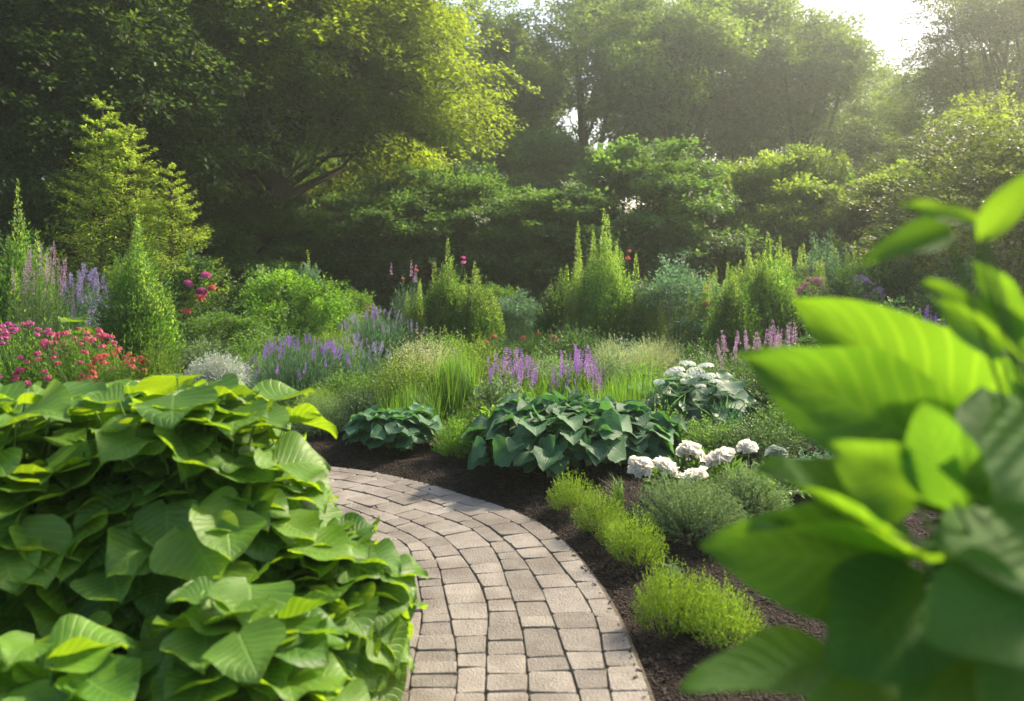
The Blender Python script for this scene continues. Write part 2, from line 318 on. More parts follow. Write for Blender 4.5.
for j in range(7):
    s = U(0, .15)
    while s < S_arc[-1] - .3:
        ln = U(.085, .18) if rs.rand() < .75 else U(.18, .27)
        parts = [(j, j + 1)]
        s0, s1 = s + .003, s + ln - .003
        t0 = edges[j] + .003; t1 = edges[j + 1] - .003
        w0 = float(wav(s0, j)); w1 = float(wav(s0, j + 1)); w2 = float(wav(s1, j + 1)); w3 = float(wav(s1, j))
        skew = U(-.006, .006)
        skew *= 1.6; cor = np.array([(s0 + skew, t0 + w0), (s0 - skew, t1 + w1), (s1 + U(-.004, .004), t1 + w2), (s1 + U(-.004, .004), t0 + w3)]) + rs.uniform(-.0025, .0025, (4, 2))
        c = .1
        ring = []
        for q in range(4):
            p = cor[q]; pn = cor[(q + 1) % 4]; pp = cor[(q - 1) % 4]
            ring += [p + (pp - p) * c * .6, p * .985 + cor.mean(0) * .015 + (pp - p) * .03 + (pn - p) * .03, p + (pn - p) * c * .6]
        ring = np.array(ring)
        for q in range(12): ring[q] += rs.uniform(-.0018, .0018, 2)
        ce = ring.mean(0); top = .030 + U(-.0035, .0035); tx, ty = U(-.015, .015, 2)
        rings = []
        for (sc_, z) in ((1, .004), (1, top - .007), (.982, top - .0015), (.955, top)):
            rr = ce + (ring - ce) * sc_; zz = np.full(12, z) + ((rr - ce) @ np.array([tx, ty]) if z > .01 else 0)
            rings.append(np.c_[st2xy(rr[:, 0], rr[:, 1]), zz])
        V = np.concatenate(rings)
        Fs = np.array([(a_ * 12 + q, a_ * 12 + (q + 1) % 12, (a_ + 1) * 12 + (q + 1) % 12, (a_ + 1) * 12 + q) for a_ in range(3) for q in range(12)])
        n0 = g.n
        g.add(V, Fs[:, ::-1], 0, None, True)
        # top cap joins the same vertices so each stone stays one piece
        g.loops.append(np.arange(36, 48)[::-1] + n0); g.tot.append(np.array([12])); g.mi.append(np.array([0])); g.sm.append(np.array([False])); g.uv.append(np.zeros((12, 2)))
        s += ln
o = smooth_obj('path', g.mesh('path', [M['stone'], M['joint']])); tag(o, kind='structure')

# loose bark mulch on the beds beside the path
n = 42000
x = U(-3.2, 3.0, n); y = U(.8, 8.5, n); pd = path_dist(x, y)
kp = (pd > HW + .03) & (rs.rand(n) < np.clip(1.6 - (y - 2) * .13, .3, 1)); kp |= (pd > HW - .03) & (pd < HW + .06) & (rs.rand(n) < .6)
kl = (pd <= HW) & (rs.rand(n) < .002 + .02 * (pd > HW - .06)); kp |= kl
x, y, pd = x[kp], y[kp], pd[kp]; n = len(x)
CH_T = np.array([(-.5, -.5, 0), (.5, -.5, .1), (.4, .5, 0), (-.5, .4, .1), (-.4, -.4, .35), (.4, -.45, .45), (.3, .4, .4), (-.4, .35, .4)])
CH_F = np.array([(0, 1, 5, 4), (1, 2, 6, 5), (2, 3, 7, 6), (3, 0, 4, 7), (4, 5, 6, 7)])
g = Geo(); an = U(0, 6.28, n)
sz = U(.006, .02, n)
stamp(g, CH_T, CH_F, np.c_[x, y, np.where(pd < HW, .03, np.maximum(gh(x, y, pd), .0)) + .004], np.c_[np.cos(an), np.sin(an), rs.normal(0, .25, n)], np.c_[rs.normal(0, .3, (n, 2)), np.ones(n)], np.c_[sz * U(.3, .8, n), sz * 1.5, sz * .5])
o = smooth_obj('bark_mulch', g.mesh('bark_mulch', M['chip'])); tag(o, 'loose dark bark mulch chips covering the beds beside the path', 'mulch', kind='stuff')

# ------------------------------------------------------------------ foliage builders (all return mesh data; plants are assembled below)
CACHE = {}
def cached(key, fn):
    if key not in CACHE: CACHE[key] = fn()
    return CACHE[key]
def sprays(g, C, D, n_leaf, L, lw, ll, flat=.25, droop=.15, up=.75, mi=0, fan=.55):
    """flat fans of small leaves: C spray starts, D outward directions"""
    n = len(C); L = np.broadcast_to(L, (n,)); D = nrm(D); side = nrm(np.cross(D, np.array([[0, 0, 1.]]))); upv = np.cross(side, D)
    t = rs.rand(n, n_leaf) ** .8; u = (rs.rand(n, n_leaf) - .5) * 2 * fan * (1 - .55 * t) * (.25 + t * 1.1).clip(0, 1)
    w = rs.normal(0, 1, (n, n_leaf)) * flat * .35
    P = C[:, None] + (D[:, None] * t[..., None] + side[:, None] * u[..., None] + upv[:, None] * w[..., None]) * L[:, None, None]
    P[..., 2] -= (droop * t ** 2) * L[:, None]
    ld = D[:, None] * .8 + side[:, None] * (np.sign(u) * .7)[..., None] + rs.normal(0, .35, P.shape); ld[..., 2] -= .15
    nn = rs.normal(0, 1 - up, P.shape) + upv[:, None] * up + np.array([0, 0, up * .4])
    m = n * n_leaf; s = U(.7, 1.3, m)
    stamp(g, DIA, DIAF, P.reshape(-1, 3), ld.reshape(-1, 3), nn.reshape(-1, 3), np.c_[s * lw, s * ll, s * lw], mi, DUV)

def crown_points(n, rx, ry, rz, zc, clumps, tight=.28, surf=.55, low=-1, layers=0, seed=None):
    r = np.random.RandomState(seed) if seed is not None else rs
    d = nrm(r.normal(0, 1, (clumps, 3))); d[:, 2] = np.where(d[:, 2] < low, -d[:, 2], d[:, 2])
    rad = (surf + (1 - surf) * r.rand(clumps)) * (1 + .12 * r.normal(0, 1, clumps))
    cc = d * rad[:, None] * np.array([rx, ry, rz]) + np.array([0, 0, zc])
    if layers: cc[:, 2] = np.round(cc[:, 2] / layers) * layers + r.normal(0, layers * .12, clumps)
    idx = r.randint(0, clumps, n)
    off = r.normal(0, 1, (n, 3)) * np.array([tight * rx, tight * ry, tight * rz * (.35 if layers else .8)])
    P = cc[idx] + off
    ctr = np.array([0, 0, zc]); D = (P - ctr) / np.array([rx, ry, rz]) ; D = nrm(D); D[:, 2] = D[:, 2] * .35
    return P, D + r.normal(0, .25, D.shape), cc

def limb_tree(g, trunk_pts, trunk_r, targets, tr=.06, mi=0, k=6, wob=.12):
    tp = np.array(trunk_pts, float); m = len(tp)
    tubes(g, tp[None], np.array(trunk_r, float)[None], 10, mi)
    Pl = []
    for c in targets:
        h = np.clip((c[2] - tp[0, 2]) * .72 - np.hypot(c[0], c[1]) * .25, tp[:, 2].min() + (tp[-1, 2] - tp[0, 2]) * .3, tp[-1, 2])
        s = np.array([np.interp(h, tp[:, 2], tp[:, i]) for i in (0, 1, 2)])
        t = np.linspace(0, 1, 7)[:, None]; p = s + (c - s) * t; p[:, 2:] += np.sin(t * np.pi) * np.linalg.norm(c - s) * .1
        p[1:-1] += rs.normal(0, wob * np.linalg.norm(c - s) * .18, (5, 3)); Pl.append(p)
    if Pl:
        Pl = np.array(Pl); ln = np.linalg.norm(Pl[:, -1] - Pl[:, 0], axis=1)
        tubes(g, Pl, (tr * (.35 + ln / ln.max() * .65))[:, None] * np.linspace(1, .12, 7)[None], k, mi)

def big_tree(key, h, trunk_r, rx, ry, rz, zc, clumps, n_spray, nl, L, lw, ll, mats, tight=.22, surf=.5, layers=0, low=-.9, lean=(0, 0), forks=0, droop=.15, up=.7, seed=1, hole=None):
    def fn():
        P, D, cc = crown_points(n_spray, rx, ry, rz, zc, clumps, tight, surf, low, layers, seed)
        kp = P[:, 2] > (1.2 if h > 4 else .12)
        if hole is not None: kp &= ~hole(P)
        P, D = P[kp], D[kp]
        g = Geo(); sprays(g, P - nrm(D) * L * .4, D, nl, L, lw, ll, droop=droop, up=up)
        tg = Geo(); zs = np.linspace(0, 1, 7)
        tp = np.c_[lean[0] * zs ** 1.5 + .15 * np.sin(zs * 5 + seed), lean[1] * zs ** 1.5 + .12 * np.sin(zs * 4 + seed * 2), zs * h * .8]
        tp[0, :2] = 0
        r = trunk_r * np.array([1.35, 1.0, .85, .7, .55, .38, .2])
        limb_tree(tg, tp, r, cc[:max(14, clumps // 2)], trunk_r * .24, wob=.22)
        for f in range(forks):
            a = f * 2.4 + seed; c = np.array([math.cos(a) * rx * .45, math.sin(a) * ry * .35, h * .85])
            z = np.linspace(0, 1, 7)[:, None]; p = np.array([[tp[2, 0], tp[2, 1], tp[2, 2]]]) * (1 - z) + c * z; p[:, :2] += np.sin(z * 3) * .12
            tubes(tg, p[None], (trunk_r * .6 * np.linspace(1, .25, 7))[None], 8)
        return g.mesh(key + '_crown', mats), tg.mesh(key + '_trunk', M['bark'])
    return cached(key, fn)

def put_tree(name, meshes, label, cat, loc, rz=0, sc=1, group=None):
    sc = sc if hasattr(sc, '__len__') else (sc,) * 3
    t = thing(name, label, cat, loc, rz, sc, group)
    smooth_obj('crown', meshes[0], t); smooth_obj('trunk', meshes[1], t)
    return t

def shoots(g, n, r, h, nl, ll, lw, base_r=.35, t0=.35, arch=.25, spread=.7, upb=.25, mi=0, tipj=.12, top_pow=1.0, stems=None, stem_r=.0015, dome=True, seed=None, jag=.1):
    """dome of leafy shoots from one crown; leaves point outwards along every shoot"""
    a = rs.uniform(0, 6.283, n); q = np.sqrt(rs.rand(n))
    zt = h * (np.sqrt(np.clip(1 - (q * .96) ** 2, 0.02, 1)) ** top_pow if dome else np.ones(n)) * (1 + rs.normal(0, jag, n))
    tip = np.c_[np.cos(a) * q * r, np.sin(a) * q * r, zt] + rs.normal(0, tipj * .3 * r, (n, 3))
    tip[:, 2] = np.maximum(tip[:, 2], .02)
    base = np.c_[np.cos(a) * q * r * base_r, np.sin(a) * q * r * base_r, np.zeros(n)]
    def pt(t):  # t (n,k)
        P = base[:, None] + (tip - base)[:, None] * t[..., None]
        P[..., :2] -= ((tip - base)[:, None, :2]) * (np.sin(t * np.pi) * arch)[..., None]
        P[..., 2] += np.sin(t * np.pi) * arch * .6 * np.linalg.norm(tip - base, axis=1)[:, None] * (q[:, None])
        return P
    t = t0 + (1 - t0) * rs.rand(n, nl); P = pt(t); P2 = pt(np.minimum(t + .03, 1.03)); D = nrm(P2 - P)
    ld = D * upb * 2 + rs.normal(0, spread, P.shape); m = n * nl; s = U(.65, 1.3, m)
    nn = rs.normal(0, .6, P.shape) + np.array([0, 0, .7]) + nrm(P - np.array([0, 0, h * .1])) * .5
    stamp(g, DIA, DIAF, P.reshape(-1, 3), ld.reshape(-1, 3), nn.reshape(-1, 3), np.c_[s * lw, s * ll, s * lw], mi, DUV)
    if stems:
        ts = np.broadcast_to(np.linspace(0, 1, 5), (n, 5)); k = rs.rand(n) < stems
        tubes(g, pt(ts)[k], np.full((k.sum(), 5), stem_r) * np.linspace(1.3, .6, 5), 3, 1)
    return tip
def blades(g, n, r, h, w, bend=(.1, .8), base_r=.25, mi=0, spread=.5):
    for bi, bd in enumerate(np.linspace(bend[0], bend[1], 4)):
        T, Fc = blade_tpl(bd); m = n // 4
        a = rs.uniform(0, 6.283, m); q = np.sqrt(rs.rand(m)); b = np.c_[np.cos(a) * q * r * base_r, np.sin(a) * q * r * base_r, np.zeros(m)]
        b[:, :2] += rs.normal(0, .03, (m, 2)) * r
        D = np.c_[np.cos(a) * spread * q, np.sin(a) * spread * q, np.ones(m)] + rs.normal(0, .1, (m, 3))
        Nn = -np.c_[np.cos(a), np.sin(a), np.zeros(m)] * -1.0 + rs.normal(0, .2, (m, 3))
        s = h * U(.6, 1.15, m) * (1 - .2 * q)
        stamp(g, T, Fc, b, D, Nn, np.c_[np.full(m, w) * U(.7, 1.3, m), s, s], mi)
def upright(g, n, r, h, nl, ll, lw, spires=8, spire_h=.35, mi=0, shape=.8, mi2=1, fl=.38):
    """dense bush of near vertical leafy shoots ending in loose spires"""
    a = rs.uniform(0, 6.283, n); q = rs.rand(n) ** .6; zt = h * (1 - q ** 1.9 * shape * .9) * (1 + rs.normal(0, .15, n))
    hb = zt * rs.rand(n) * .75
    rr = q * r * (.55 + .45 * np.sin(np.clip((hb / h) * 2.4 + .6, 0, 3.1)))
    base = np.c_[np.cos(a) * rr * .8, np.sin(a) * rr * .8, hb]; ro = rs.uniform(1, 1.4, n); top = np.c_[np.cos(a) * rr * ro, np.sin(a) * rr * ro, np.minimum(hb + h * U(.18, .4, n), zt)]
    t = rs.rand(n, nl); P = base[:, None] + (top - base)[:, None] * t[..., None] + rs.normal(0, .012, (n, nl, 3))
    rad = np.c_[np.cos(a), np.sin(a), np.full(n, 1.1)]
    ld = rad[:, None] + rs.normal(0, .55, P.shape); m = n * nl; s = U(.6, 1.3, m)
    nn = rs.normal(0, .7, P.shape) + rad[:, None]
    stamp(g, DIA, DIAF, P.reshape(-1, 3), ld.reshape(-1, 3), nn.reshape(-1, 3), np.c_[s * lw, s * ll, s * lw], mi, DUV)
    for i in range(spires):
        a = rs.rand() * 6.283; q = rs.rand() ** .6 * .85 * (i > 0); x, y = math.cos(a) * q * r, math.sin(a) * q * r
        z0 = h * (1 - q ** 2.2 * shape) * .7; hh = (h * (1 - q * shape * .75) + spire_h * U(.2, .95) * (1 - fl * q) + (spire_h * .1 if i == 0 else 0)) - z0; k = int(230 * hh / .6)
        t = rs.rand(k); rad = (.062 * (1 - t) ** .8 + .004) * U(.6, 1.2, k); an = U(0, 6.283, k)
        P = np.c_[x + np.cos(an) * rad + rs.normal(0, .004, k), y + np.sin(an) * rad, z0 + t * hh]
        D = np.c_[np.cos(an), np.sin(an), U(.5, 1.8, k)]; s = (1.15 - t * .75)
        stamp(g, DIA, DIAF, P, D, rs.normal(0, .5, (k, 3)) + D, np.c_[s * lw * 1.5, s * ll * 1.1, s * lw], mi2, DUV)
        tubes(g, np.array([[(x, y, z0), (x, y, z0 + hh * .5), (x + .005, y, z0 + hh)]]), np.array([[.006, .004, .001]]), 3, mi2)

BROAD = [broad_tpl(cup=c, droop=d, rip=rp, seed=i) for i, (c, d, rp) in enumerate([(.2, .14, .025), (.14, .26, .03), (.26, .06, .025), (.1, .34, .03), (.18, .2, .035)])]
BROUND = [broad_tpl(cup=c, droop=d, rip=.022, seed=20 + i, lobed=.09, wide=1.3, heart=.26) for i, (c, d) in enumerate([(.22, .25), (.12, .4), (.3, .15)])]
def broad_clump(g, r, h, n, leaf, tpls, shells=(1, .84, .66), flat=.0, low=-.15, updir=.25, jitter=.12, petiole=True, tilt=.6, topn=.6, dco=.75):
    """mound of broad leaves, each on its own stalk from the plant's foot"""
    zc = h * .38; rz = h - zc
    Ps, Ds, Ns, Ss = [], [], [], []
    for si, sh in enumerate(shells):
        m = int(n * sh * sh / len(shells) * 1.3); i = np.arange(m) + .5
        cz = 1 - (1 - low * 1.0) * i / m * 1.0
        cz = 1 - (1 - low) * i / m; sz = np.sqrt(np.clip(1 - cz ** 2, 0, 1)); a = i * 2.39996 + si * 1.3 + rs.normal(0, .25, m)
        d = np.c_[np.cos(a) * sz, np.sin(a) * sz, cz] + rs.normal(0, jitter, (m, 3))
        P = d * np.array([r, r, rz]) * sh * U(.86, 1.03, m)[:, None] + np.array([0, 0, zc])
        rad = nrm(np.c_[np.cos(a), np.sin(a), np.zeros(m)] + rs.normal(0, .35, (m, 3)) * np.array([1, 1, 0]))
        D = rad * (.75 + .3 * sz[:, None]) + np.array([0, 0, 1]) * (updir - dco * (1 - np.clip(cz, 0, 1)))[:, None] + rs.normal(0, .15, (m, 3))
        lowf = np.clip(.55 - cz, 0, 1)[:, None]; D = D - np.array([0, 0, 1.]) * lowf * .9 * (dco < .6); Nn = np.array([0, 0, 1.]) * topn * (1 - .6 * lowf) + d * (tilt + 1.3 * lowf) + rs.normal(0, .18, (m, 3))
        s = leaf * U(.7, 1.2, m) * (.75 + .25 * sh)
        P[:, 2] = np.minimum(np.maximum(P[:, 2], leaf * .35), h * 1.0)
        Ps.append(P - nrm(D) * s[:, None] * .45); Ds.append(D); Ns.append(Nn); Ss.append(s)
    P, D, Nn, s = map(np.concatenate, (Ps, Ds, Ns, Ss)); c = rs.randint(0, len(tpls), len(P))
    for ti, (T, Fc, uv) in enumerate(tpls):
        k = c == ti; stamp(g, T, Fc, P[k], D[k], Nn[k], s[k], 0, uv, True)
    if petiole:
        m = len(P); b = np.c_[P[:, 0] * .12, P[:, 1] * .12, np.zeros(m)]; t = np.linspace(0, 1, 6)[None, :, None]
        q = b[:, None] + (P - b)[:, None] * t; q[..., :2] -= (P - b)[:, None, :2] * (np.sin(t * np.pi) * .22); 
        tubes(g, q, np.full((m, 6), .004) * np.linspace(1.2, .7, 6), 4, 1)

# flower meshes -------------------------------------------------------
def spike_mesh(key, mat, L=.12, r=.011, n=70, lw=.009, ll=.012, gap=0):
    def fn():
        g = Geo(); t = rs.rand(n); 
        if gap: t = (np.floor(t * gap) + rs.rand(n) * .5) / gap
        an = U(0, 6.283, n); rad = r * (1 - .65 * t)
        P = np.c_[np.cos(an) * rad * .5, np.sin(an) * rad * .5, t * L]; D = np.c_[np.cos(an), np.sin(an), U(.2, .9, n)]
        s = U(.7, 1.2, n) * (1.1 - .5 * t); stamp(g, DIA, DIAF, P, D, rs.normal(0, .5, (n, 3)) + [0, 0, 1], np.c_[s * lw, s * ll, s * lw], 0, DUV)
        tubes(g, np.array([[(0, 0, -L * .9), (0, 0, 0), (0, 0, L)]]), np.array([[.0016, .0015, .0008]]), 3, 1)
        return g.mesh(key, [mat, M['stem']])
    return cached(key, fn)
def head_mesh(key, mat, r=.04, n=22, pet=.016, flat=.55, stem=.32):
    """dome of five petalled florets on a stem"""
    def fn():
        g = Geo(); i = np.arange(n) + .5; cz = 1 - i / n * .95; sz = np.sqrt(1 - cz ** 2); a = i * 2.4
        d = np.c_[np.cos(a) * sz, np.sin(a) * sz, cz]; C = d * np.array([r, r, r * flat])
        for p in range(5):
            X, Y, Z = frames(np.cross(d, rs.normal(0, 1, (n, 3))), d) if p == 0 else (X, Y, Z)
            an = p * 1.2566; D = X * math.cos(an) + Y * math.sin(an) + d * .25
            s = pet * U(.8, 1.2, n); stamp(g, DIA, DIAF, C, D, d, np.c_[s * .9, s, s], 0, DUV)
        tubes(g, np.array([[(0, 0, -stem), (.003, 0, -stem * .5), (0, 0, r * flat * .6)]]), np.array([[.0025, .002, .0015]]), 4, 1)
        return g.mesh(key, [mat, M['stem']])
    return cached(key, fn)
PET = broad_tpl(cup=.5, droop=-.18, rip=.03, seed=5, nu=5, nv=5, wide=1.25, heart=0)
def peony_mesh(key, mat, r=.08, n=130):
    def fn():
        g = Geo(); i = np.arange(n) + .5; q = i / n
        a = i * 2.39996; th = q ** .7 * 1.75
        d = np.c_[np.cos(a) * np.sin(th), np.sin(a) * np.sin(th), np.cos(th)]
        C = np.c_[np.cos(a), np.sin(a), np.zeros(n)] * (q * .1 * r)[:, None] + rs.normal(0, .006, (n, 3))
        D = d + rs.normal(0, .26, (n, 3)); C = C + d * (r * .38 * U(.2, 1, n))[:, None]; s = r * (.42 + .3 * q) * U(.75, 1.2, n)
        Nn = np.array([0, 0, 1.]) * 1 - np.c_[np.cos(a), np.sin(a), np.zeros(n)] * .9 + rs.normal(0, .3, (n, 3))
        stamp(g, PET[0], PET[1], C, D, Nn, np.c_[s * U(.6, .95, n), s, s * .8], 0, PET[2], True)
        tubes(g, np.array([[(0, 0, -.3), (.005, 0, -.15), (0, 0, 0)]]), np.array([[.005, .004, .004]]), 6, 1)
        return g.mesh(key, [mat, M['stem']])
    return cached(key, fn)

def gz(x, y): return float(gh(np.array([x]), np.array([y]))[0]) - .004
def at(px, Y): return ((px - 512) / F * Y, Y)
ALLP = []
def plant(name, label, cat, px, Y, mesh, part='foliage', sc=(1, 1, 1), group=None, rz=None, world_x=None):
    x, y = at(px, Y); x = x if world_x is None else world_x
    sc = sc if hasattr(sc, '__len__') else (sc, sc, sc)
    t = thing(name, label, cat, (x, y, gz(x, y)), rs.rand() * 6.28 if rz is None else rz, sc, group)
    smooth_obj(part, mesh, t); ALLP.append((x, y, sc[0])); return t
def flowers(t, part, mesh, pts, s=(.8, 1.2), tilt=.15, comp=True):
    sx, sy, sz = t.scale
    for p in pts:
        k = random.uniform(*s)
        smooth_obj(part, mesh, t, p, (random.gauss(0, tilt), random.gauss(0, tilt), random.random() * 6.28), (k / sx, k / sy, k / sz))
def dome_pts(n, r, h, q0=0, q1=.95, up=0., a0=0, a1=6.283):
    a = rs.uniform(a0, a1, n); q = np.sqrt(rs.uniform(q0 * q0, q1 * q1, n))
    return np.c_[np.cos(a) * q * r, np.sin(a) * q * r, h * np.sqrt(1 - q ** 2 * .85) + up * U(.5, 1.2, n)]

def mound(key, r, h, n, nl, ll, lw, mat, **kw):
    def fn():
        g = Geo(); shoots(g, n, r, h, nl, ll, lw, **kw); return g.mesh(key, [mat, M['stem']])
    return cached(key, fn)
def hosta(key, r, h, n, leaf, mat, tpls=BROAD, **kw):
    def fn():
        g = Geo(); broad_clump(g, r, h, n, leaf, tpls, **kw); return g.mesh(key, [mat, M['stem']])
    return cached(key, fn)
def uprightm(key, r, h, n, nl, ll, lw, spires=8, spire_h=.35, mats=None, **kw):
    def fn():
        g = Geo(); upright(g, n, r, h, nl, ll, lw, spires, spire_h, **kw); return g.mesh(key, mats or [M['conif'], M['spire']])
    return cached(key, fn)
def grassm(key, n, r, h, w, mat, **kw):
    def fn():
        g = Geo(); blades(g, n, r, h, w, **kw); return g.mesh(key, [mat, M['stem']])
    return cached(key, fn)

# ------------------------------------------------------------------ foreground: broad-leaved clumps left of the path
GL = 'bright broad-leaved clumps left of the path'
def hl(label, x, y, r, h, n, leaf, key, rz=None, **kw):
    n = int(n * 1.25); leaf *= .86; kw = dict(dict(updir=.12, tilt=.22, topn=1.0, dco=.5, low=-.3), **kw)
    return plant('broad_leaf_plant', label, 'leafy plant', 0, y, hosta(key, r, h, n, leaf, M['hosta'], **kw), group=GL, world_x=x, rz=rz)
hl('tallest bright green leafy mound, its right edge leaning out over the path bend', -1.1, 3.0, .45, 1.06, 320, .205, 'h1', low=.05)
hl('tall bright green leafy mound running off the left edge of the photo', -1.75, 2.95, .55, 1.06, 320, .205, 'h2', low=.05)
hl('bright leafy mound at the back of the foreground mass beside the white-flowered cushion', -1.45, 3.6, .5, .98, 280, .2, 'h3', low=0.)
hl('lower leafy clump with yellow-green leaf edges spilling onto the path', -.66, 2.95, .29, .6, 250, .19, 'h4')
hl('small pale rosette-like leafy clump in front of the shaded stems', -.74, 2.32, .27, .66, 130, .18, 'h5')
hl('blurred low leafy clump in the bottom left corner', -1.16, 2.12, .33, .58, 130, .19, 'h6')
hl('leafy clump in deep shade under the tall mound at the left edge', -1.5, 2.5, .4, .4, 120, .18, 'h7')
hl('leafy clump in shade at the foot of the pale rosette', -.85, 2.7, .3, .36, 70, .17, 'h8')

# ------------------------------------------------------------------ foreground right: out of focus plant, its leaves set one by one
def near_plant():
    t = thing('broad_leaf_plant', 'very large blurred leafy plant filling the right side nearest the camera', 'leafy plant', (.62, 1.15, 0))
    root = np.array([.62, 1.15, 0]); g = Geo(); tips = []
    # (base px,py,depth) (tip px,py,depth) width factor, normal hint
    hero = [((1035, 440, 1.25), (905, 350, 1.35), .6, (-.1, -.5, .85)), ((1020, 480, 1.2), (930, 400, 1.3), .6, (-.1, -.6, .8)), ((945, 452, 1.15), (752, 366, 1.05), .52, (-.45, -.85, .35)), ((985, 430, 1.25), (795, 308, 1.2), .52, (-.45, -.85, .3)),
            ((1010, 420, 1.3), (893, 325, 1.35), .62, (-.4, -.8, .4)), ((955, 500, .96), (922, 404, .97), .8, (-.5, -.85, .1)),
            ((915, 500, .99), (833, 448, .97), .75, (-.4, -.85, .3)), ((905, 535, 1.1), (760, 474, 1.0), .55, (-.1, -.4, .9)),
            ((925, 560, 1.05), (752, 524, .98), .42, (-.2, .05, 1)), ((880, 565, 1.05), (714, 556, .98), .6, (-.4, -.85, .3)),
            ((925, 590, 1.0), (835, 672, .92), .95, (-.3, -.8, .6)), ((835, 668, 1.05), (684, 694, 1.0), .5, (-.1, -.35, .95)),
            ((960, 450, 1.25), (880, 500, 1.2), .7, (-.3, -.8, .5)), ((1000, 350, 1.1), (938, 300, 1.1), .6, (-.3, -.7, .6)), ((1020, 330, 1.0), (975, 262, 1.0), .5, (-.3, -.7, .6)), ((900, 620, 1.15), (800, 605, 1.15), .6, (-.2, -.5, .85)), ((900, 690, .95), (800, 725, .9), .55, (-.1, -.35, .95)), ((840, 610, 1.1), (815, 585, 1.05), .9, (0, -.7, .5)),
            ((1005, 470, 1.05), (985, 385, 1.15), .8, (-.3, -.9, .2)), ((1045, 372, 1.0), (925, 288, .95), .32, (-.3, -.6, .7)),
            ((948, 232, .95), (868, 262, .92), .4, (-.3, -.8, .5)), ((972, 222, .95), (905, 203, .95), .4, (-.3, -.7, .6)),
            ((985, 235, .92), (1045, 165, .9), .4, (-.3, -.7, .5)),
            ((1050, 520, .95), (940, 470, .95), .8, (-.2, -.6, .7)), ((1030, 600, .9), (925, 640, .85), .9, (-.2, -.7, .6)),
            ((1040, 560, 1.0), (950, 545, .9), .8, (-.1, -.5, .8)), ((990, 640, .95), (905, 720, .9), .8, (-.2, -.6, .7)),
            ((1060, 650, .9), (985, 720, .85), .9, (-.1, -.6, .7)), ((1080, 430, 1.0), (1000, 500, .9), .8, (-.3, -.6, .6))]
    for i, (b, tpx, wf, nh) in enumerate(hero):
        B = pix(*b); E = pix(*tpx); T, Fc, uv = BROAD[(0, 1, 4, 2)[i % 4]]; L = np.linalg.norm(E - B) * 1.02
        D = (E - B) + np.array([0, 0, .04 * L])
        stamp(g, T, Fc, (B - root)[None], D[None], np.array([nh]), np.array([[L * wf * .72, L, L * .45]]), 0, uv, True); tips.append(B - root)
    m = 210; a = U(0, 6.283, m); z = U(.12, 1.28, m); rr = U(.1, .34, m) * (1.1 - z * .35)
    B = np.c_[np.cos(a) * rr * .6 + .06 + .14 * (z > .8), np.sin(a) * rr * .6 + .02, z]; rad = np.c_[np.cos(a), np.sin(a), np.zeros(m)]
    kp = ~((B[:, 0] < -.02) & (B[:, 2] > .7)) ; B, rad = B[kp], rad[kp]; m = len(B)
    D = rad + np.array([0, 0, .1]) + rs.normal(0, .25, (m, 3)); Nn = rs.normal(0, .3, (m, 3)) + np.array([0, 0, 1.]) + rad * .5; s = U(.12, .2, m)
    c = rs.randint(0, 5, m)
    for ti, (T, Fc, uv) in enumerate(BROAD): stamp(g, T, Fc, B[c == ti], D[c == ti], Nn[c == ti], s[c == ti], 0, uv, True)
    P = np.concatenate([np.array(tips), B]); n_ = len(P); b = np.c_[P[:, 0] * .1 + .22, P[:, 1] * .1 + .03, P[:, 2] * 0]
    tt = np.linspace(0, 1, 7)[None, :, None]; q = b[:, None] + (P - b)[:, None] * tt; q[..., :2] -= (P - b)[:, None, :2] * (np.sin(tt * np.pi) * .45)
    tubes(g, q, np.full((n_, 7), .004) * np.linspace(1.2, .6, 7), 5, 1)
    smooth_obj('foliage', g.mesh('near_foliage', [M['hosta_near'], M['stem']]), t)
near_plant()
plant('broad_leaf_plant', 'second large leafy plant added along the right edge to shade the blurred one', 'leafy plant', 0, 1.75, hosta('nb2', .42, 1.25, 260, .17, M['hosta_near']), world_x=1.32)  # added on the sun side to shade the near plant's lower leaves

# ------------------------------------------------------------------ right of the path: small cushions
GC = 'small lime green cushions edging the mulch strip'
def cush(key, r=.16, h=.21): return mound(key, r, h, 520, 16, .012, .0035, M['lime'], t0=.25, upb=.7, spread=.55, arch=.05, jag=.14, base_r=.55)
lime_spots = [(572, 5.1, .165, .21, 'lime green cushion nearest the big blue-green leaves'), (600, 4.72, .16, .21, 'lime green cushion between two others halfway down the mulch strip'),
              (636, 4.28, .18, .23, 'lime green cushion growing into the left side of the grey-green mound'),
              (668, 3.55, .165, .27, 'taller lime green cushion standing alone on bare mulch by the path edge'), (724, 3.42, .16, .21, 'lime green cushion touching the blurred leaves at right')]
lime_spots += [(612, 4.5, .1, .14, 'smallest lime green tuft squeezed between two cushions of the edging'), (700, 3.62, .12, .19, 'small lime green tuft behind the two cushions nearest the camera')]
for i, (px, Y, r, h, lb) in enumerate(lime_spots):
    t = plant('cushion_plant', lb, 'cushion plant', px, Y, cush('lime%d' % (i % 3)), sc=(r / .16 * (1 + .15 * math.sin(i * 2)), r / .16 * (1 - .12 * math.sin(i * 3)), h / .21), group=GC)
sagem = lambda key, r, h, n=900: mound(key, r, h, n, 22, .011, .0045, M['sage'], t0=.3, upb=.5, spread=.6, arch=.1, jag=.12)
plant('sage_mound', 'wide grey-green feathery mound in front of the white peonies', 'mound plant', 690, 4.62, sagem('sg1', .3, .3, 1200), sc=(1.25, .9, 1.1))
plant('sage_mound', 'smaller grey-green feathery mound to the right below the last white bloom', 'mound plant', 745, 4.85, sagem('sg2', .22, .25), sc=1.25)
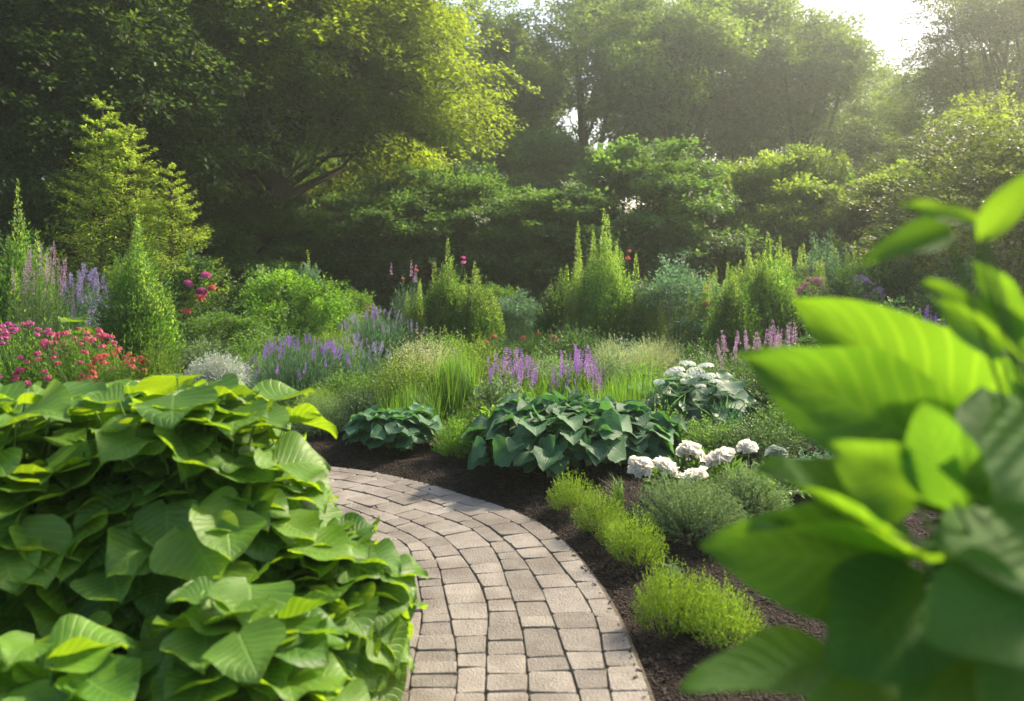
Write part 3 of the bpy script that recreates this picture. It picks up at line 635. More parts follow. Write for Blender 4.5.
plant('sage_mound', 'tiny silvery seedling tuft on the mulch above the lime cushions', 'mound plant', 672, 4.05, mound('sg3', .05, .09, 40, 10, .012, .006, M['bluegreen']), sc=1)
plant('sage_mound', 'thin green tuft with arching stems between blue-green leaves and lime cushions', 'mound plant', 618, 5.2, grassm('tuft1', 90, .14, .2, .004, M['mid'], bend=(.5, 1.1)), sc=1)

# peonies
pe = mound('peony_leaf', .34, .3, 170, 14, .06, .022, M['mid'], t0=.3, upb=.5, spread=.5, stems=1, stem_r=.003, arch=.12)
pl = plant('peony', 'peony plant carrying the big white double blooms', 'peony', 700, 5.15, pe, rz=0, sc=(1, .8, 1))
px0, py0 = at(700, 5.15); z0 = pl.location.z
pm = [peony_mesh('peony_bloom_%d' % i, M['white']) for i in range(3)]
for i, (bx, by, Y, s) in enumerate([(640, 471, 4.95, .98), (666, 470, 4.97, .86), (690, 457, 5.12, 1.25), (694, 481, 4.9, 1.05), (721, 461, 5.05, 1.08), (747, 450, 5.25, .75)]):
    P = pix(bx, by, Y); o = smooth_obj('bloom', pm[i % 3], pl, ((P[0] - px0), (P[1] - py0) / .8, P[2] - z0 + .015), (R(26 + random.uniform(-10, 10)), R(random.uniform(-16, 16)), i * 1.3), (s * .92, s * .92 / .8, s * .86))
t = plant('peony', 'pale grey-white peony bloom on its own plant right of the white blooms', 'peony', 775, 5.3, mound('peony_leaf2', .2, .26, 90, 14, .045, .018, M['sage'], t0=.3, upb=.5, spread=.5, stems=1, stem_r=.003), rz=0)
o = smooth_obj('bloom', peony_mesh('peony_grey', M['silver']), t, (0, -.05, .33), (R(30), 0, 0), .75)
plant('leafy_clump', 'fresh green leafy clump right below the white blooms', 'leafy plant', 752, 4.95, mound('lc1', .2, .25, 160, 14, .04, .022, M['mid'], upb=.5, spread=.6))
plant('leafy_clump', 'low green leafy clump beside the blurred leaves at right', 'leafy plant', 800, 5.6, mound('lc2', .26, .2, 160, 14, .03, .02, M['bluegreen'], upb=.5, spread=.6))

# big blue-green hosta and its small neighbour
plant('hosta', 'large clump of rounded blue-green leaves on the outer bend of the path', 'hosta', 556, 6.05, hosta('hb1', .66, .47, 560, .14, M['hostab'], BROUND, shells=(1, .82, .62), low=.0, updir=.3, tilt=.45, topn=.7), sc=(1, .75, 1), rz=1)
plant('hosta', 'second blue-green clump joined to the right side of the large one', 'hosta', 625, 6.25, hosta('hb2', .36, .4, 230, .13, M['hostab'], BROUND, low=.0), rz=.4)
plant('hosta', 'small dark blue-green leafy clump beside the path behind the bend', 'hosta', 392, 6.72, hosta('hb3', .35, .29, 170, .14, M['hostab'], BROAD, low=.05), rz=2)
# things by the bend
def moundf(key, r, h, mat, n=800, nl=18, ll=.015, lw=.005, **kw): return mound(key, r, h, n, nl, ll, lw, mat, t0=.25, upb=.6, spread=.55, arch=.08, **kw)
plant('mound_plant', 'rounded yellow and grey feathery mound left of the small blue-green clump', 'mound plant', 322, 7.15, moundf('mf1', .3, .33, M['sage']), sc=(1, 1, 1.05))
plant('mound_plant', 'yellow-tipped feathery mound tucked behind the rounded yellow and grey one', 'mound plant', 318, 7.45, moundf('mf2', .27, .36, M['lime']))
plant('mound_plant', 'upright yellow-green tuft between the small and the large blue-green clumps', 'mound plant', 458, 6.35, moundf('mf3', .2, .32, M['grass'], n=500), sc=(1, 1, 1))
plant('mound_plant', 'second yellow-green tuft leaning on the large blue-green clump', 'mound plant', 478, 6.7, moundf('mf4', .2, .36, M['lime'], n=500))
plant('ladys_mantle', 'frothy cream-flowered plant above the small blue-green clump', 'flowering plant', 405, 7.5, mound('lm1', .45, .62, 700, 14, .02, .012, M['lime'], t0=.3, upb=.5, spread=.7), sc=(1, .9, 1))
plant('ladys_mantle', 'pale cream froth of blossom on the left shoulder of the green grass clump', 'flowering plant', 425, 7.85, mound('lm2', .5, .75, 900, 12, .012, .009, M['limef'], t0=.55, upb=.5, spread=.8))
plant('ladys_mantle', 'yellow-green leafy plant behind the grass clump and left of the purple spikes', 'flowering plant', 470, 8.9, mound('lm3', .5, .66, 700, 12, .022, .013, M['lime'], t0=.4, upb=.5, spread=.8))
plant('ladys_mantle', 'loose pale green plant along the path behind the small blue-green clump', 'flowering plant', 365, 7.3, mound('lm4', .35, .38, 500, 14, .018, .012, M['sage'], t0=.3, upb=.5, spread=.8))
plant('ornamental_grass', 'tall fresh green grass clump standing behind the bend of the path', 'ornamental grass', 452, 7.6, grassm('gr1', 1100, .42, .72, .009, M['grass'], bend=(.1, .5), base_r=.5, spread=.3))
plant('ornamental_grass', 'green grass clump merging into the frothy cream flowers', 'ornamental grass', 410, 7.15, grassm('gr2', 800, .4, .46, .007, M['grass'], bend=(.1, .6), base_r=.6, spread=.4))
for px, Y, h, lb in [(612, 6.9, .62, 'upright grass blades rising behind the large blue-green clump'), (640, 7.15, .66, 'upright grass blades left of the white frothy umbels'),
                     (575, 7.3, .5, 'grass blades standing in front of the right-hand purple spikes'), (520, 7.2, .5, 'grass blades standing in front of the left-hand purple spikes'), (545, 7.9, .5, 'pale grass tuft between the two stands of purple spikes')]:
    plant('ornamental_grass', lb, 'ornamental grass', px, Y, grassm('gr3', 420, .26, .6, .008, M['grass'] , bend=(.05, .35), base_r=.7, spread=.18), sc=(1, 1, h / .6), group='upright grasses in the middle of the bed')
for px, Y, lb in [(512, 7.6, 'leafy plant topped by the left stand of bright purple flower spikes'), (578, 7.6, 'leafy plant topped by the right stand of bright purple flower spikes')]:
    t = plant('salvia', lb, 'salvia', px, Y, mound('sal', .3, .4, 420, 14, .035, .012, M['mid'], t0=.3, upb=.7, spread=.5, stems=.3), sc=(1, 1, 1.15), group='purple salvias')
    flowers(t, 'flower_spike', spike_mesh('sp_p', M['salvia'], L=.2, r=.014, n=110, lw=.01, ll=.015, gap=13), dome_pts(42, .26, .4, up=.06), tilt=.1)
plant('leafy_clump', 'pale leafy plant left of the purple spikes above the blue-green leaves', 'leafy plant', 500, 6.9, mound('lc3', .3, .5, 300, 14, .04, .02, M['sage'], upb=.5, spread=.6))
plant('leafy_clump', 'broad pale green leaves on top of the large blue-green clump', 'leafy plant', 505, 6.45, mound('lc4', .3, .38, 200, 14, .045, .028, M['mid'], upb=.5, spread=.6))

# lavenders and silver cushion at left
def lavender(key, r=.6, h=.5): return mound(key, r, h, 900, 16, .045, .006, M['bluegreen'], t0=.35, upb=1.2, spread=.35, arch=.05, stems=.5, base_r=.45, jag=.08)
GLv = 'lavender bushes in the left bed'
for px, Y, r, h, n, lb in [(300, 8.4, .55, .58, 75, 'lavender bush with strong violet spikes right of the white-flowered cushion'), (352, 8.9, .5, .52, 55, 'lavender bush with dull mauve spikes, joined to the right of the violet one'),
                           (378, 11.4, .62, .62, 85, 'rounded lavender bush with pale blue haze of flowers, farthest back')]:
    t = plant('lavender', lb, 'lavender', px, Y, lavender('lav%d' % (n % 2)), sc=(r / .6, r / .6, h / .5), group=GLv)
    flowers(t, 'flower_spike', spike_mesh('sp_v' if n == 75 else 'sp_l', M['purple'] if n == 75 else M['lav'], L=.1, r=.013, n=60), dome_pts(n, .6, .5, up=.08), s=(.8, 1.3), tilt=.25)
plant('white_cushion', 'silvery white-flowered cushion between the leafy mounds and the violet lavender', 'cushion plant', 218, 9.2, mound('wc', .42, .42, 1000, 14, .016, .012, M['silver'], t0=.5, upb=.6, spread=.8), sc=(1, 1, 1))
plant('white_cushion', 'smaller silvery white-flowered cushion in front of the larger one', 'cushion plant', 243, 8.6, mound('wc2', .3, .26, 700, 14, .016, .012, M['silver'], t0=.5, upb=.6, spread=.8))
# pink phlox and lime neighbour at far left
GP = 'pink and red flowered clumps at the left edge'
for px, Y, r, h, n, m1, lb in [(18, 6.9, .55, .98, 75, 'magenta', 'clump of magenta-pink flower heads cut by the left edge'), (78, 6.7, .5, .99, 80, 'pink', 'clump of rose pink flower heads beside the yellow leaf mound'),
                           (118, 6.5, .38, .86, 60, 'coral', 'clump of coral red flower heads at the right end of the pink group')]:
    t = plant('phlox', lb, 'flowering plant', px, Y, mound('phl', .5, .85, 620, 16, .032, .013, M['grass'], t0=.3, upb=.6, spread=.6, stems=.4), sc=(r / .5, r / .5, h / .95), group=GP)
    flowers(t, 'flower_head', head_mesh('hd_' + m1, M[m1], r=.022, n=12, pet=.013), dome_pts(int(n * 1.25), .5, .86, up=.06), s=(.7, 1.2), tilt=.3)
plant('goldenrod', 'yellow-green upright clump right of the coral flower heads', 'leafy plant', 158, 6.6, mound('gdr', .3, .82, 500, 18, .028, .009, M['lime'], t0=.3, upb=.8, spread=.5, stems=.4))
plant('broad_leaf_plant', 'yellow-green leaf mound rising between the pink flowers at left', 'leafy plant', 76, 7.2, hosta('yl', .26, .96, 60, .16, M['lime'], BROAD))

# ------------------------------------------------------------------ back left bed
up1 = uprightm('up1', .42, 1.6, 1725, 16, 0.042, 0.013, 18, 0.4)
up2 = uprightm('up2', .5, 1.5, 1950, 16, 0.042, 0.013, 22, 0.5)
plant('upright_shrub', 'feathery upright dark shrub with sunlit right side in front of the pale conifer', 'shrub', 138, 9.3, up1, sc=(1, 1, 1.05))
plant('upright_shrub', 'bushy upright shrub of grey-green shoots at the far left edge', 'shrub', 18, 9.4, up2, sc=(1, 1, 1.15))
t = plant('veronica', 'tall pale mauve flower spires in front of the shrub at the far left', 'flowering plant', 42, 8.9, mound('ver', .4, 1.2, 420, 16, .04, .008, M['sage'], t0=.3, upb=1.2, spread=.35, stems=.6, base_r=.7), sc=(1, 1, 1.1))
flowers(t, 'flower_spike', spike_mesh('sp_m', M['mauve'], L=.3, r=.016, n=130, lw=.012, ll=.016), dome_pts(18, .34, 1.1, up=.2), tilt=.08)
t = plant('aster', 'blue-violet flower mass between the far left shrub and the feathery one', 'flowering plant', 84, 11, mound('ast', .45, 1.2, 500, 14, .035, .012, M['bluegreen'], t0=.3, upb=.8, spread=.5), sc=(1, 1, 1))
flowers(t, 'flower_spike', spike_mesh('sp_b', M['lav'], L=.2, r=.04, n=150, lw=.02, ll=.025), dome_pts(45, .45, 1.1, up=.1), tilt=.2)

def cypress_tree():
    g = Geo(); tg = Geo(); tg.n = 0
    for (dx, h, r0, n) in ((-.3, 3.9, 1.05, 330), (.1, 3.6, 1.0, 300), (.75, 2.9, .85, 230)):
        z = h * (1 - (rs.rand(n) ** .72)) * .97 + .02; z = np.maximum(z, .25)
        rad = r0 * np.clip(1 - z / h, 0, 1) ** 1.05 * (1 - .35 * (z < .6)) + .04; a = U(0, 6.283, n)
        st = U(.0, .45, n); C = np.c_[dx + np.cos(a) * rad * st, np.sin(a) * rad * st, z]; D = np.c_[np.cos(a), np.sin(a), U(.05, .4, n)]
        sprays(g, C, D, 80, rad * (1.05 - st) * U(.6, 1.6, n) + .1, .02, .05, flat=.12, droop=-.12, up=.8, fan=.28)
        tubes(tg, np.array([[(dx * .5, 0, 0), (dx, 0, h * .3), (dx, 0, h * .96)]]), np.array([[.06, .05, .01]]), 6)
        bd = D * (rad * 1.0)[:, None]; tubes(tg, np.stack([np.c_[np.full(n, dx), np.zeros(n), z - .05], C, C + bd * .6], 1), np.tile([.012, .008, .003], (n, 1)), 3)
    return g.mesh('cypress', M['cypress']), tg.mesh('cypress_trunk', M['bark'])
x, y = at(122, 13); put_tree('conifer', cypress_tree(), 'pale green conifer with three pointed tips at left', 'tree', (x, y, gz(x, y) - .02))

def bush(key, r, h, n, nl, ll, lw, mat, clumps=26, L=.22):
    def fn():
        g = Geo(); P, D, cc = crown_points(n, r, r, h * .55, h * .48, clumps, .2, .6, -.9)
        P[:, 2] = np.clip(P[:, 2], .05, None); D[:, 2] += .35; sprays(g, P, D, nl, L, lw, ll, flat=.5, up=.5, droop=.1)
        nl_ = 30; a = U(0, 6.283, nl_); T = cc[rs.randint(0, clumps, nl_)]
        tubes(g, np.stack([np.c_[np.cos(a) * .04, np.sin(a) * .04, np.zeros(nl_)], T * np.array([.5, .5, .6]), T], 1), np.tile([.012, .008, .003], (nl_, 1)), 4, 1)
        return g.mesh(key, [mat, M['stem']])
    return cached(key, fn)
b_dark = bush('b_dark', .55, 1.0, 420, 34, .05, .03, M['dark'])
b_mid = bush('b_mid', .55, 1.0, 420, 34, .045, .026, M['mid'])
b_lime = bush('b_lime', .6, 1.0, 480, 34, .04, .022, M['grass'])
b_blue = bush('b_blue', .6, 1.0, 480, 34, .04, .024, M['bluegreen'])
t = plant('rose_bush', 'dark green rose bush with pink and magenta blooms right of the feathery shrub', 'rose bush', 202, 12.6, b_dark, sc=(1, 1, 1.15))
flowers(t, 'bloom', head_mesh('rose_p', M['magenta'], r=.05, n=26, pet=.035, flat=.8), [(.4, -.2, 1.05), (.28, -.4, .95), (.45, -.3, .85)], s=(1, 1.3))
flowers(t, 'bloom', head_mesh('rose_c', M['coral'], r=.045, n=26, pet=.03, flat=.8), [(.5, -.35, .78), (.55, -.2, .9), (.38, -.5, .62)], s=(.9, 1.3))
t = plant('garden_bush', 'rounded yellow-green bush in the middle of the back left bed', 'bush', 283, 13.0, b_lime, sc=(1.15, 1.1, 1.1))
t = plant('garden_bush', 'low bright green bush right of the rounded yellow-green bush', 'bush', 318, 13.4, b_lime, sc=(.75, .75, .72))
t = plant('rose_bush', 'small round bush with coral blooms standing before the dark hedge', 'rose bush', 352, 14.5, b_mid, sc=(.6, .6, .78))
flowers(t, 'bloom', cached('rose_c', None), [(-.45, -.1, .8), (-.3, -.2, .92), (.1, -.2, .98), (.5, -.2, .75), (-.5, -.2, .65), (.55, -.3, .6)], s=(.9, 1.3))
t = plant('rose_bush', 'low rose bush with one pink bloom in front of the dark rose bush', 'rose bush', 222, 11.3, b_mid, sc=(.8, .8, .62))
flowers(t, 'bloom', cached('rose_p', None), [(.05, -.35, .95)], s=(1, 1.2)); flowers(t, 'bloom', cached('rose_c', None), [(-.2, -.5, .5), (-.35, -.45, .42)], s=(.7, .9))
t = plant('hollyhock', 'tall leafy spires with bluish drooping leaves behind the yellow-green bush', 'flowering plant', 308, 14.6, mound('holly', .45, 1.15, 220, 16, .12, .035, M['bluegreen'], t0=.2, upb=.6, spread=.5, stems=1), sc=(1, 1, 1))
flowers(t, 'flower_spike', spike_mesh('sp_g', M['spire'], L=.42, r=.04, n=120, lw=.022, ll=.03, gap=12), [(-.35, 0, 1.1), (-.15, -.1, 1.0), (.05, 0, .85), (-.45, .1, .85)], tilt=.04)
for px, Y, r, h, m_, lb in [(205, 10.6, .6, .42, 'sage', 'low grey-green spreading plant behind the silvery cushion'), (258, 10.8, .65, .5, 'mid', 'low green spreading plant behind the violet lavender'),
                        (300, 10.4, .5, .55, 'dark', 'dark green low plant just behind the violet lavender'), (250, 9.6, .35, .4, 'mid', 'green leafy plant right behind the silvery cushion'), (335, 9.9, .35, .62, 'lime', 'lime topped plant between the lavender bushes'),
                        (280, 7.9, .3, .3, 'dark', 'dark leafy plant at the foot of the violet lavender')]:
    plant('spreading_perennial', lb, 'perennial', px, Y, mound('per_' + m_, .5, .5, 620, 14, .028, .013, M[m_], t0=.3, upb=.5, spread=.7), sc=(r / .5, r / .5, h / .5))

# ------------------------------------------------------------------ centre back
t = plant('foxglove_clump', 'grey-green clump with pink spires left of the dark pointed shrub', 'flowering plant', 410, 12.4, mound('fox', .4, .9, 420, 14, .035, .012, M['bluegreen'], t0=.3, upb=.9, spread=.45, stems=.5), sc=(1, 1, 1.15))
flowers(t, 'flower_spike', spike_mesh('sp_k', M['mauve'], L=.22, r=.02, n=90, lw=.016, ll=.02), [(-.25, -.1, 1.05), (.02, 0, 1.02), (.1, -.1, .95)], tilt=.06)
flowers(t, 'flower_spike', spike_mesh('sp_v2', M['purple'], L=.25, r=.03, n=120, lw=.018, ll=.025), [(-.5, -.2, .5), (-.44, -.3, .42), (-.5, -.1, .35)], tilt=.1)
flowers(t, 'flower_head', cached('hd_coral', None), [(.12, -.1, 1.1), (-.05, -.2, 1.0)], s=(1, 1.6))
t = plant('upright_shrub', 'dark pointed shrub with pale spires left of the central gap', 'shrub', 448, 12.2, uprightm('up3', .42, 1.3, 1725, 16, 0.042, 0.013, 20, 0.7), sc=(1, 1, .98))
flowers(t, 'flower_head', cached('hd_magenta', None), [(-.1, -.2, 1.5), (-.15, -.15, 1.42), (-.05, -.25, 1.43)], s=(1.3, 1.9))
plant('upright_shrub', 'shorter pointed shrub with sunlit shoots at the left side of the central gap', 'shrub', 478, 12.0, uprightm('up4', .36, 1.1, 1350, 16, 0.042, 0.013, 16, 0.65, mats=[M['mid'], M['spire']]), sc=(1, 1, .98))
plant('garden_bush', 'small round blue-green bush in the central gap', 'bush', 518, 14.4, b_blue, sc=(.75, .75, .66))
plant('garden_bush', 'pale green bush just left of the small round one in the central gap', 'bush', 494, 15.2, b_mid, sc=(.7, .7, .8))
plant('upright_shrub', 'dark leafy shrub left of the tallest sunlit pointed shrub', 'shrub', 561, 12.6, uprightm('up5', .4, 1.15, 1500, 16, 0.042, 0.013, 10, 0.6, mats=[M['dark'], M['spire']]), sc=(1, 1, .95))
plant('upright_shrub', 'tallest sunlit pointed shrub with yellow-green spires right of the gap', 'shrub', 604, 12.2, uprightm('up6', .52, 1.65, 2400, 16, 0.042, 0.013, 34, 0.75), sc=(1, 1, .98))
plant('upright_shrub', 'thin sunlit spires against the left side of the tallest pointed shrub', 'shrub', 578, 12.8, uprightm('up7', .22, 1.3, 375, 14, 0.042, 0.013, 9, 0.7, mats=[M['spire'], M['spire']]), sc=(1, 1, 1))
t = plant('verbascum', 'loose yellow-green spires at the right side of the tallest pointed shrub', 'flowering plant', 636, 12.4, uprightm('up8', .34, 1.0, 525, 14, 0.042, 0.013, 14, 0.7, mats=[M['spire'], M['spire']]), sc=(1, 1, 1.05))
flowers(t, 'flower_head', cached('hd_coral', None), [(0, -.1, 1.5), (.1, -.1, 1.4)], s=(1, 1.7))
for px, Y, r, h, m_, lb in [(575, 10.3, .62, .6, 'dark', 'dark green mound in front of the tallest pointed shrub'), (625, 10.0, .6, .5, 'bluegreen', 'grey-green low mound right of the dark green mound'),
                        (540, 11.3, .45, .45, 'mid', 'low green mound at the foot of the central gap'), (495, 11.0, .45, .4, 'dark', 'dark low plant in front of the shorter pointed shrub'),
                        (440, 10.4, .5, .5, 'mid', 'green perennial clump in front of the dark pointed shrub'), (610, 8.4, .4, .5, 'sage', 'pale sage clump right behind the purple spikes'),
                        (700, 9.3, .45, .55, 'dark', 'dark green clump left of the mauve spires'), (545, 8.8, .42, .45, 'mid', 'green clump between the two stands of purple spikes, farther back')]:
    t = plant('spreading_perennial', lb, 'perennial', px, Y, mound('per_' + m_, .5, .5, 620, 14, .028, .013, M[m_], t0=.3, upb=.5, spread=.7), sc=(r / .5, r / .5, h / .5))
    if px in (495, 540): flowers(t, 'flower_head', cached('hd_coral', None), dome_pts(4, .4, .5, up=.06), s=(1.3, 2))
plant('ornamental_grass', 'airy pale feathery grass mound in the middle distance', 'ornamental grass', 655, 9.3, mound('airy', .5, .6, 1500, 12, .03, .003, M['pale'], t0=.45, upb=1.5, spread=.4))
plant('ornamental_grass', 'airy pale feathery grass behind the right-hand purple spikes', 'ornamental grass', 612, 8.9, mound('airy2', .35, .6, 900, 12, .03, .003, M['pale'], t0=.45, upb=1.5, spread=.4))

# white umbels
t = plant('umbel_plant', 'blue-green plant topped with frothy white umbels behind the peonies', 'flowering plant', 695, 7.2, hosta('umb', .5, .52, 230, .14, M['bluegreen'], BROAD, low=-.05), sc=(1.1, 1, .9), rz=1)
for (bx, by, Y, s) in [(690, 375, 7.2, 1.1), (680, 383, 7.0, 1.3), (705, 380, 7.1, 1.0), (695, 388, 7.0, 1.2), (720, 396, 6.9, 1.1), (708, 391, 6.8, .9), (734, 401, 6.9, .9), (665, 392, 7.0, .9), (697, 400, 6.6, .7)]:
    P = pix(bx, by - 4, Y) - np.array(t.location); P[2] /= .9; rr = Matrix.Rotation(-1, 3, 'Z') @ Vector(P)
    smooth_obj('umbel', head_mesh('umbel', M['umbel'], r=.06, n=42, pet=.013, flat=.5, stem=.25), t, Vector(rr) + Vector((U(-.06, .06), U(-.08, .08), U(.03, .11))), (U(-.3, .3), U(-.3, .3), U(0, 6)), s * U(.8, 1.15))
plant('leafy_clump', 'arching green leaves under the white umbels', 'leafy plant', 665, 6.9, grassm('lc5', 150, .4, .5, .035, M['hostab'], bend=(.4, 1.0), spread=.7), group=None)
plant('leafy_clump', 'arching green leaves right of the white umbels', 'leafy plant', 725, 6.7, grassm('lc5', 150, .4, .5, .035, M['hostab'], bend=(.4, 1.0), spread=.7), sc=(.9, .9, .85))

# ------------------------------------------------------------------ right back
t = plant('garden_bush', 'rounded blue-green bush between the tallest pointed shrub and the dark cones', 'bush', 674, 12.4, b_blue, sc=(1, 1, 1.08))
flowers(t, 'bloom', cached('rose_c', None), [(-.45, -.2, .95), (.55, -.45, .75), (.5, -.2, .95)], s=(.8, 1.1))
plant('upright_shrub', 'dark cone-shaped shrub left of its taller twin', 'shrub', 733, 10.4, uprightm('up9', .36, 1.15, 1800, 16, 0.042, 0.013, 12, 0.35), sc=(1, 1, .98))
plant('upright_shrub', 'taller dark cone-shaped shrub with sunlit yellow-green crown', 'shrub', 768, 10.8, uprightm('up10', .42, 1.5, 2100, 16, 0.042, 0.013, 30, 0.6), sc=(1, 1, 1.0))
GS = 'pale flower spires in the back right bed'
sp = [(692, 13.3, 1.25, 'short pale spires at the left end of the back right bed'), (716, 13.2, 1.35, 'pale spires just left of the dark cone-shaped shrubs'), (748, 12.6, 1.6, 'pale spires rising behind the shorter dark cone'),
      (800, 12.6, 1.7, 'pair of tall pale spires right of the taller dark cone'), (832, 12.9, 1.8, 'tallest pale spires between the two pink-flowered bushes'), (855, 12.7, 1.6, 'pale spires at the right end of the back bed')]
for i, (px, Y, h, lb) in enumerate(sp):
    plant('verbascum', lb, 'flowering plant', px, Y, uprightm('vb%d' % (i % 3), .3, 1.0, 380, 14, .036, .016, 18, .6, mats=[M['mid'], M['spire']], fl=.15), sc=(1, 1, h / 1.38), group=GS)
for px, Y, s, m_, fl, lb in [(822, 12.2, (.75, .75, 1.3), 'b', 'pink', 'bush with pale pink flowers behind the blurred leaves'), (866, 12.0, (.9, .8, 1.2), 'l', 'mauve', 'sunlit bush with mauve flowers at the right'),
                         (792, 11.6, (.6, .6, 1.0), 'l', None, 'yellow-green bush beside the taller dark cone'), (845, 10.5, (.9, .8, .95), 'd', None, 'dark blue-green bush right of the dark cones'),
                         (905, 11, (1, 1, 1.1), 'd', None, 'dark bush behind the upper blurred leaves'), (960, 10, (1.2, 1, 1.15), 'd', None, 'dark bush with violet flowers near the right edge'), (820, 7.6, (.9, .8, .62), 'd', None, 'dark leafy bush half hidden by the big blurred leaf'), (900, 8, (1, .9, .8), 'd', None, 'dark leafy bush wholly framed by blurred leaves')]:
    t = plant('garden_bush', lb, 'bush', px, Y, {'b': b_blue, 'l': b_lime, 'd': b_dark}[m_], sc=s)
    if fl: flowers(t, 'flower_head', head_mesh('hdb_' + fl, M['pinkl' if fl == 'pink' else fl], r=.045, n=24, pet=.022), dome_pts(38, .5, .95, q1=.9, up=.1, a0=3.3, a1=6.1), s=(.7, 1.3))
for px, Y, r, h, m2, k, lb in [(752, 8.5, .5, .68, 'mauve', 40, 'dusty mauve flower spires in front of the dark cone-shaped shrubs'), (785, 8.8, .4, .7, 'mauve', 26, 'dusty mauve flower spires at the edge of the big blurred leaf'),
                            (875, 9.4, .5, .8, 'purple', 40, 'purple flower spikes above the big blurred leaf'), (915, 9.2, .5, .86, 'purple', 36, 'purple and mauve flower spikes behind the blurred leaves at right'), (985, 8.5, .45, .9, 'mauve', 24, 'mauve flower spikes near the right edge')]:
    t = plant('salvia', lb, 'salvia', px, Y, mound('sal2', .5, .55, 700, 14, .03, .01, M['sage'], t0=.3, upb=.8, spread=.5, stems=.4), sc=(r / .5, r / .5, h / .7), group='flower spikes in the right bed')
    flowers(t, 'flower_spike', spike_mesh('sp_r_' + m2, M[m2], L=.17, r=.016, n=90, lw=.012, ll=.016), dome_pts(k, .48, .55, up=.1), s=(.7, 1.3), tilt=.12)
for px, Y, r, h, m_, lb in [(770, 7.6, .45, .5, 'dark', 'dark green clump below the mauve spires'), (735, 8.3, .4, .4, 'mid', 'green clump behind the white umbels'), (790, 6.6, .4, .34, 'mid', 'low green plant left of the big blurred leaf'),
                        (850, 6.3, .4, .3, 'bluegreen', 'low blue-green plant on the mulch behind the blurred plant'), (700, 8.0, .45, .55, 'sage', 'pale sage plant right behind the white umbels')]:
    plant('spreading_perennial', lb, 'perennial', px, Y, mound('per_' + m_, .5, .5, 620, 14, .028, .013, M[m_], t0=.3, upb=.5, spread=.7), sc=(r / .5, r / .5, h / .5))

for px, Y, r, h, m_, lb in [(712, 6.3, .4, .3, 'mid', 'low green plant between the white umbels and the peonies'), (760, 6.1, .4, .34, 'dark', 'dark low plant behind the pale grey-white bloom'), (800, 7.0, .5, .5, 'dark', 'dark leafy plant beside the big blurred leaf'),
                        (835, 5.6, .35, .24, 'bluegreen', 'blue-green low plant behind the middle blurred leaf'), (660, 6.4, .35, .34, 'mid', 'green plant between the large blue-green clump and the umbels'), (350, 7.9, .4, .42, 'mid', 'green plant between the rounded feathery mound and the cream flowers'), (560, 8.2, .5, .52, 'sage', 'sage green plant just behind the purple spikes'), (645, 7.9, .4, .5, 'mid', 'fresh green plant right behind the upright grasses')]:
    plant('spreading_perennial', lb, 'perennial', px, Y, mound('per_' + m_, .5, .5, 620, 14, .028, .013, M[m_]), sc=(r / .5, r / .5, h / .5))

for px, Y, h, lb in [(815, 13.4, 1.75, 'slim pale spires behind the pink-flowered bush'), (875, 13.0, 1.65, 'pale spires rising above the mauve-flowered sunlit bush'), (780, 13.2, 1.85, 'slim pale spires between the taller dark cone and the pair of tall pale spires')]:
    plant('verbascum', lb, 'flowering plant', px, Y, uprightm('vb1', .3, 1, 1, 1, 1, 1), sc=(.8, .8, h / 1.38), group=GS)
vbt = uprightm('vbt', .34, .8, 420, 14, .036, .017, 22, .8, mats=[M['sage'], M['spire']], fl=.1, shape=.5)
for px, Y, h, lb in [(705, 11.9, 1.2, 'loose thin spires left of the shorter dark cone, rising over the blue-green bush'), (728, 12.0, 1.42, 'loose thin spires just behind the tip of the shorter dark cone'), (752, 11.6, 1.5, 'loose thin spires in the gap between the two dark cones'),
                     (790, 11.9, 1.6, 'loose thin spires right behind the taller dark cone'), (822, 11.5, 1.5, 'loose thin spires in front of the pink-flowered bush'), (846, 11.8, 1.62, 'loose thin spires between the pink-flowered and the mauve-flowered bush'), (880, 12.0, 1.5, 'loose thin spires at the far right end beside the upper blurred leaves'), (575, 11.9, 1.2, 'loose thin spires in front of the shrub left of the tallest pointed shrub'), (420, 11.9, 1.2, 'loose thin spires beside the pink-spired grey-green clump'), (652, 12.1, 1.15, 'loose thin spires between the tallest pointed shrub and the blue-green bush')]:
    plant('verbascum', lb, 'flowering plant', px, Y, vbt, sc=(.9, .8, h / 1.45), group=GS)
for px, Y, m_, lb in [(818, 11.0, 'pinkl', 'pale pink flowered plant among the thin spires of the back right bed'), (858, 10.9, 'mauve', 'mauve flowered plant right of the pale pink one in the back right bed')]:
    t = plant('phlox', lb, 'flowering plant', px, Y, mound('phl2', .45, 1.15, 520, 16, .035, .014, M['sage'], t0=.3, upb=.6, spread=.6), group='flowers in the back right bed')
    flowers(t, 'flower_head', head_mesh('hdx_' + m_, M[m_], r=.035, n=18, pet=.018), dome_pts(34, .42, 1.15, up=.08, a0=3.2, a1=6.2), s=(.8, 1.4), tilt=.3)
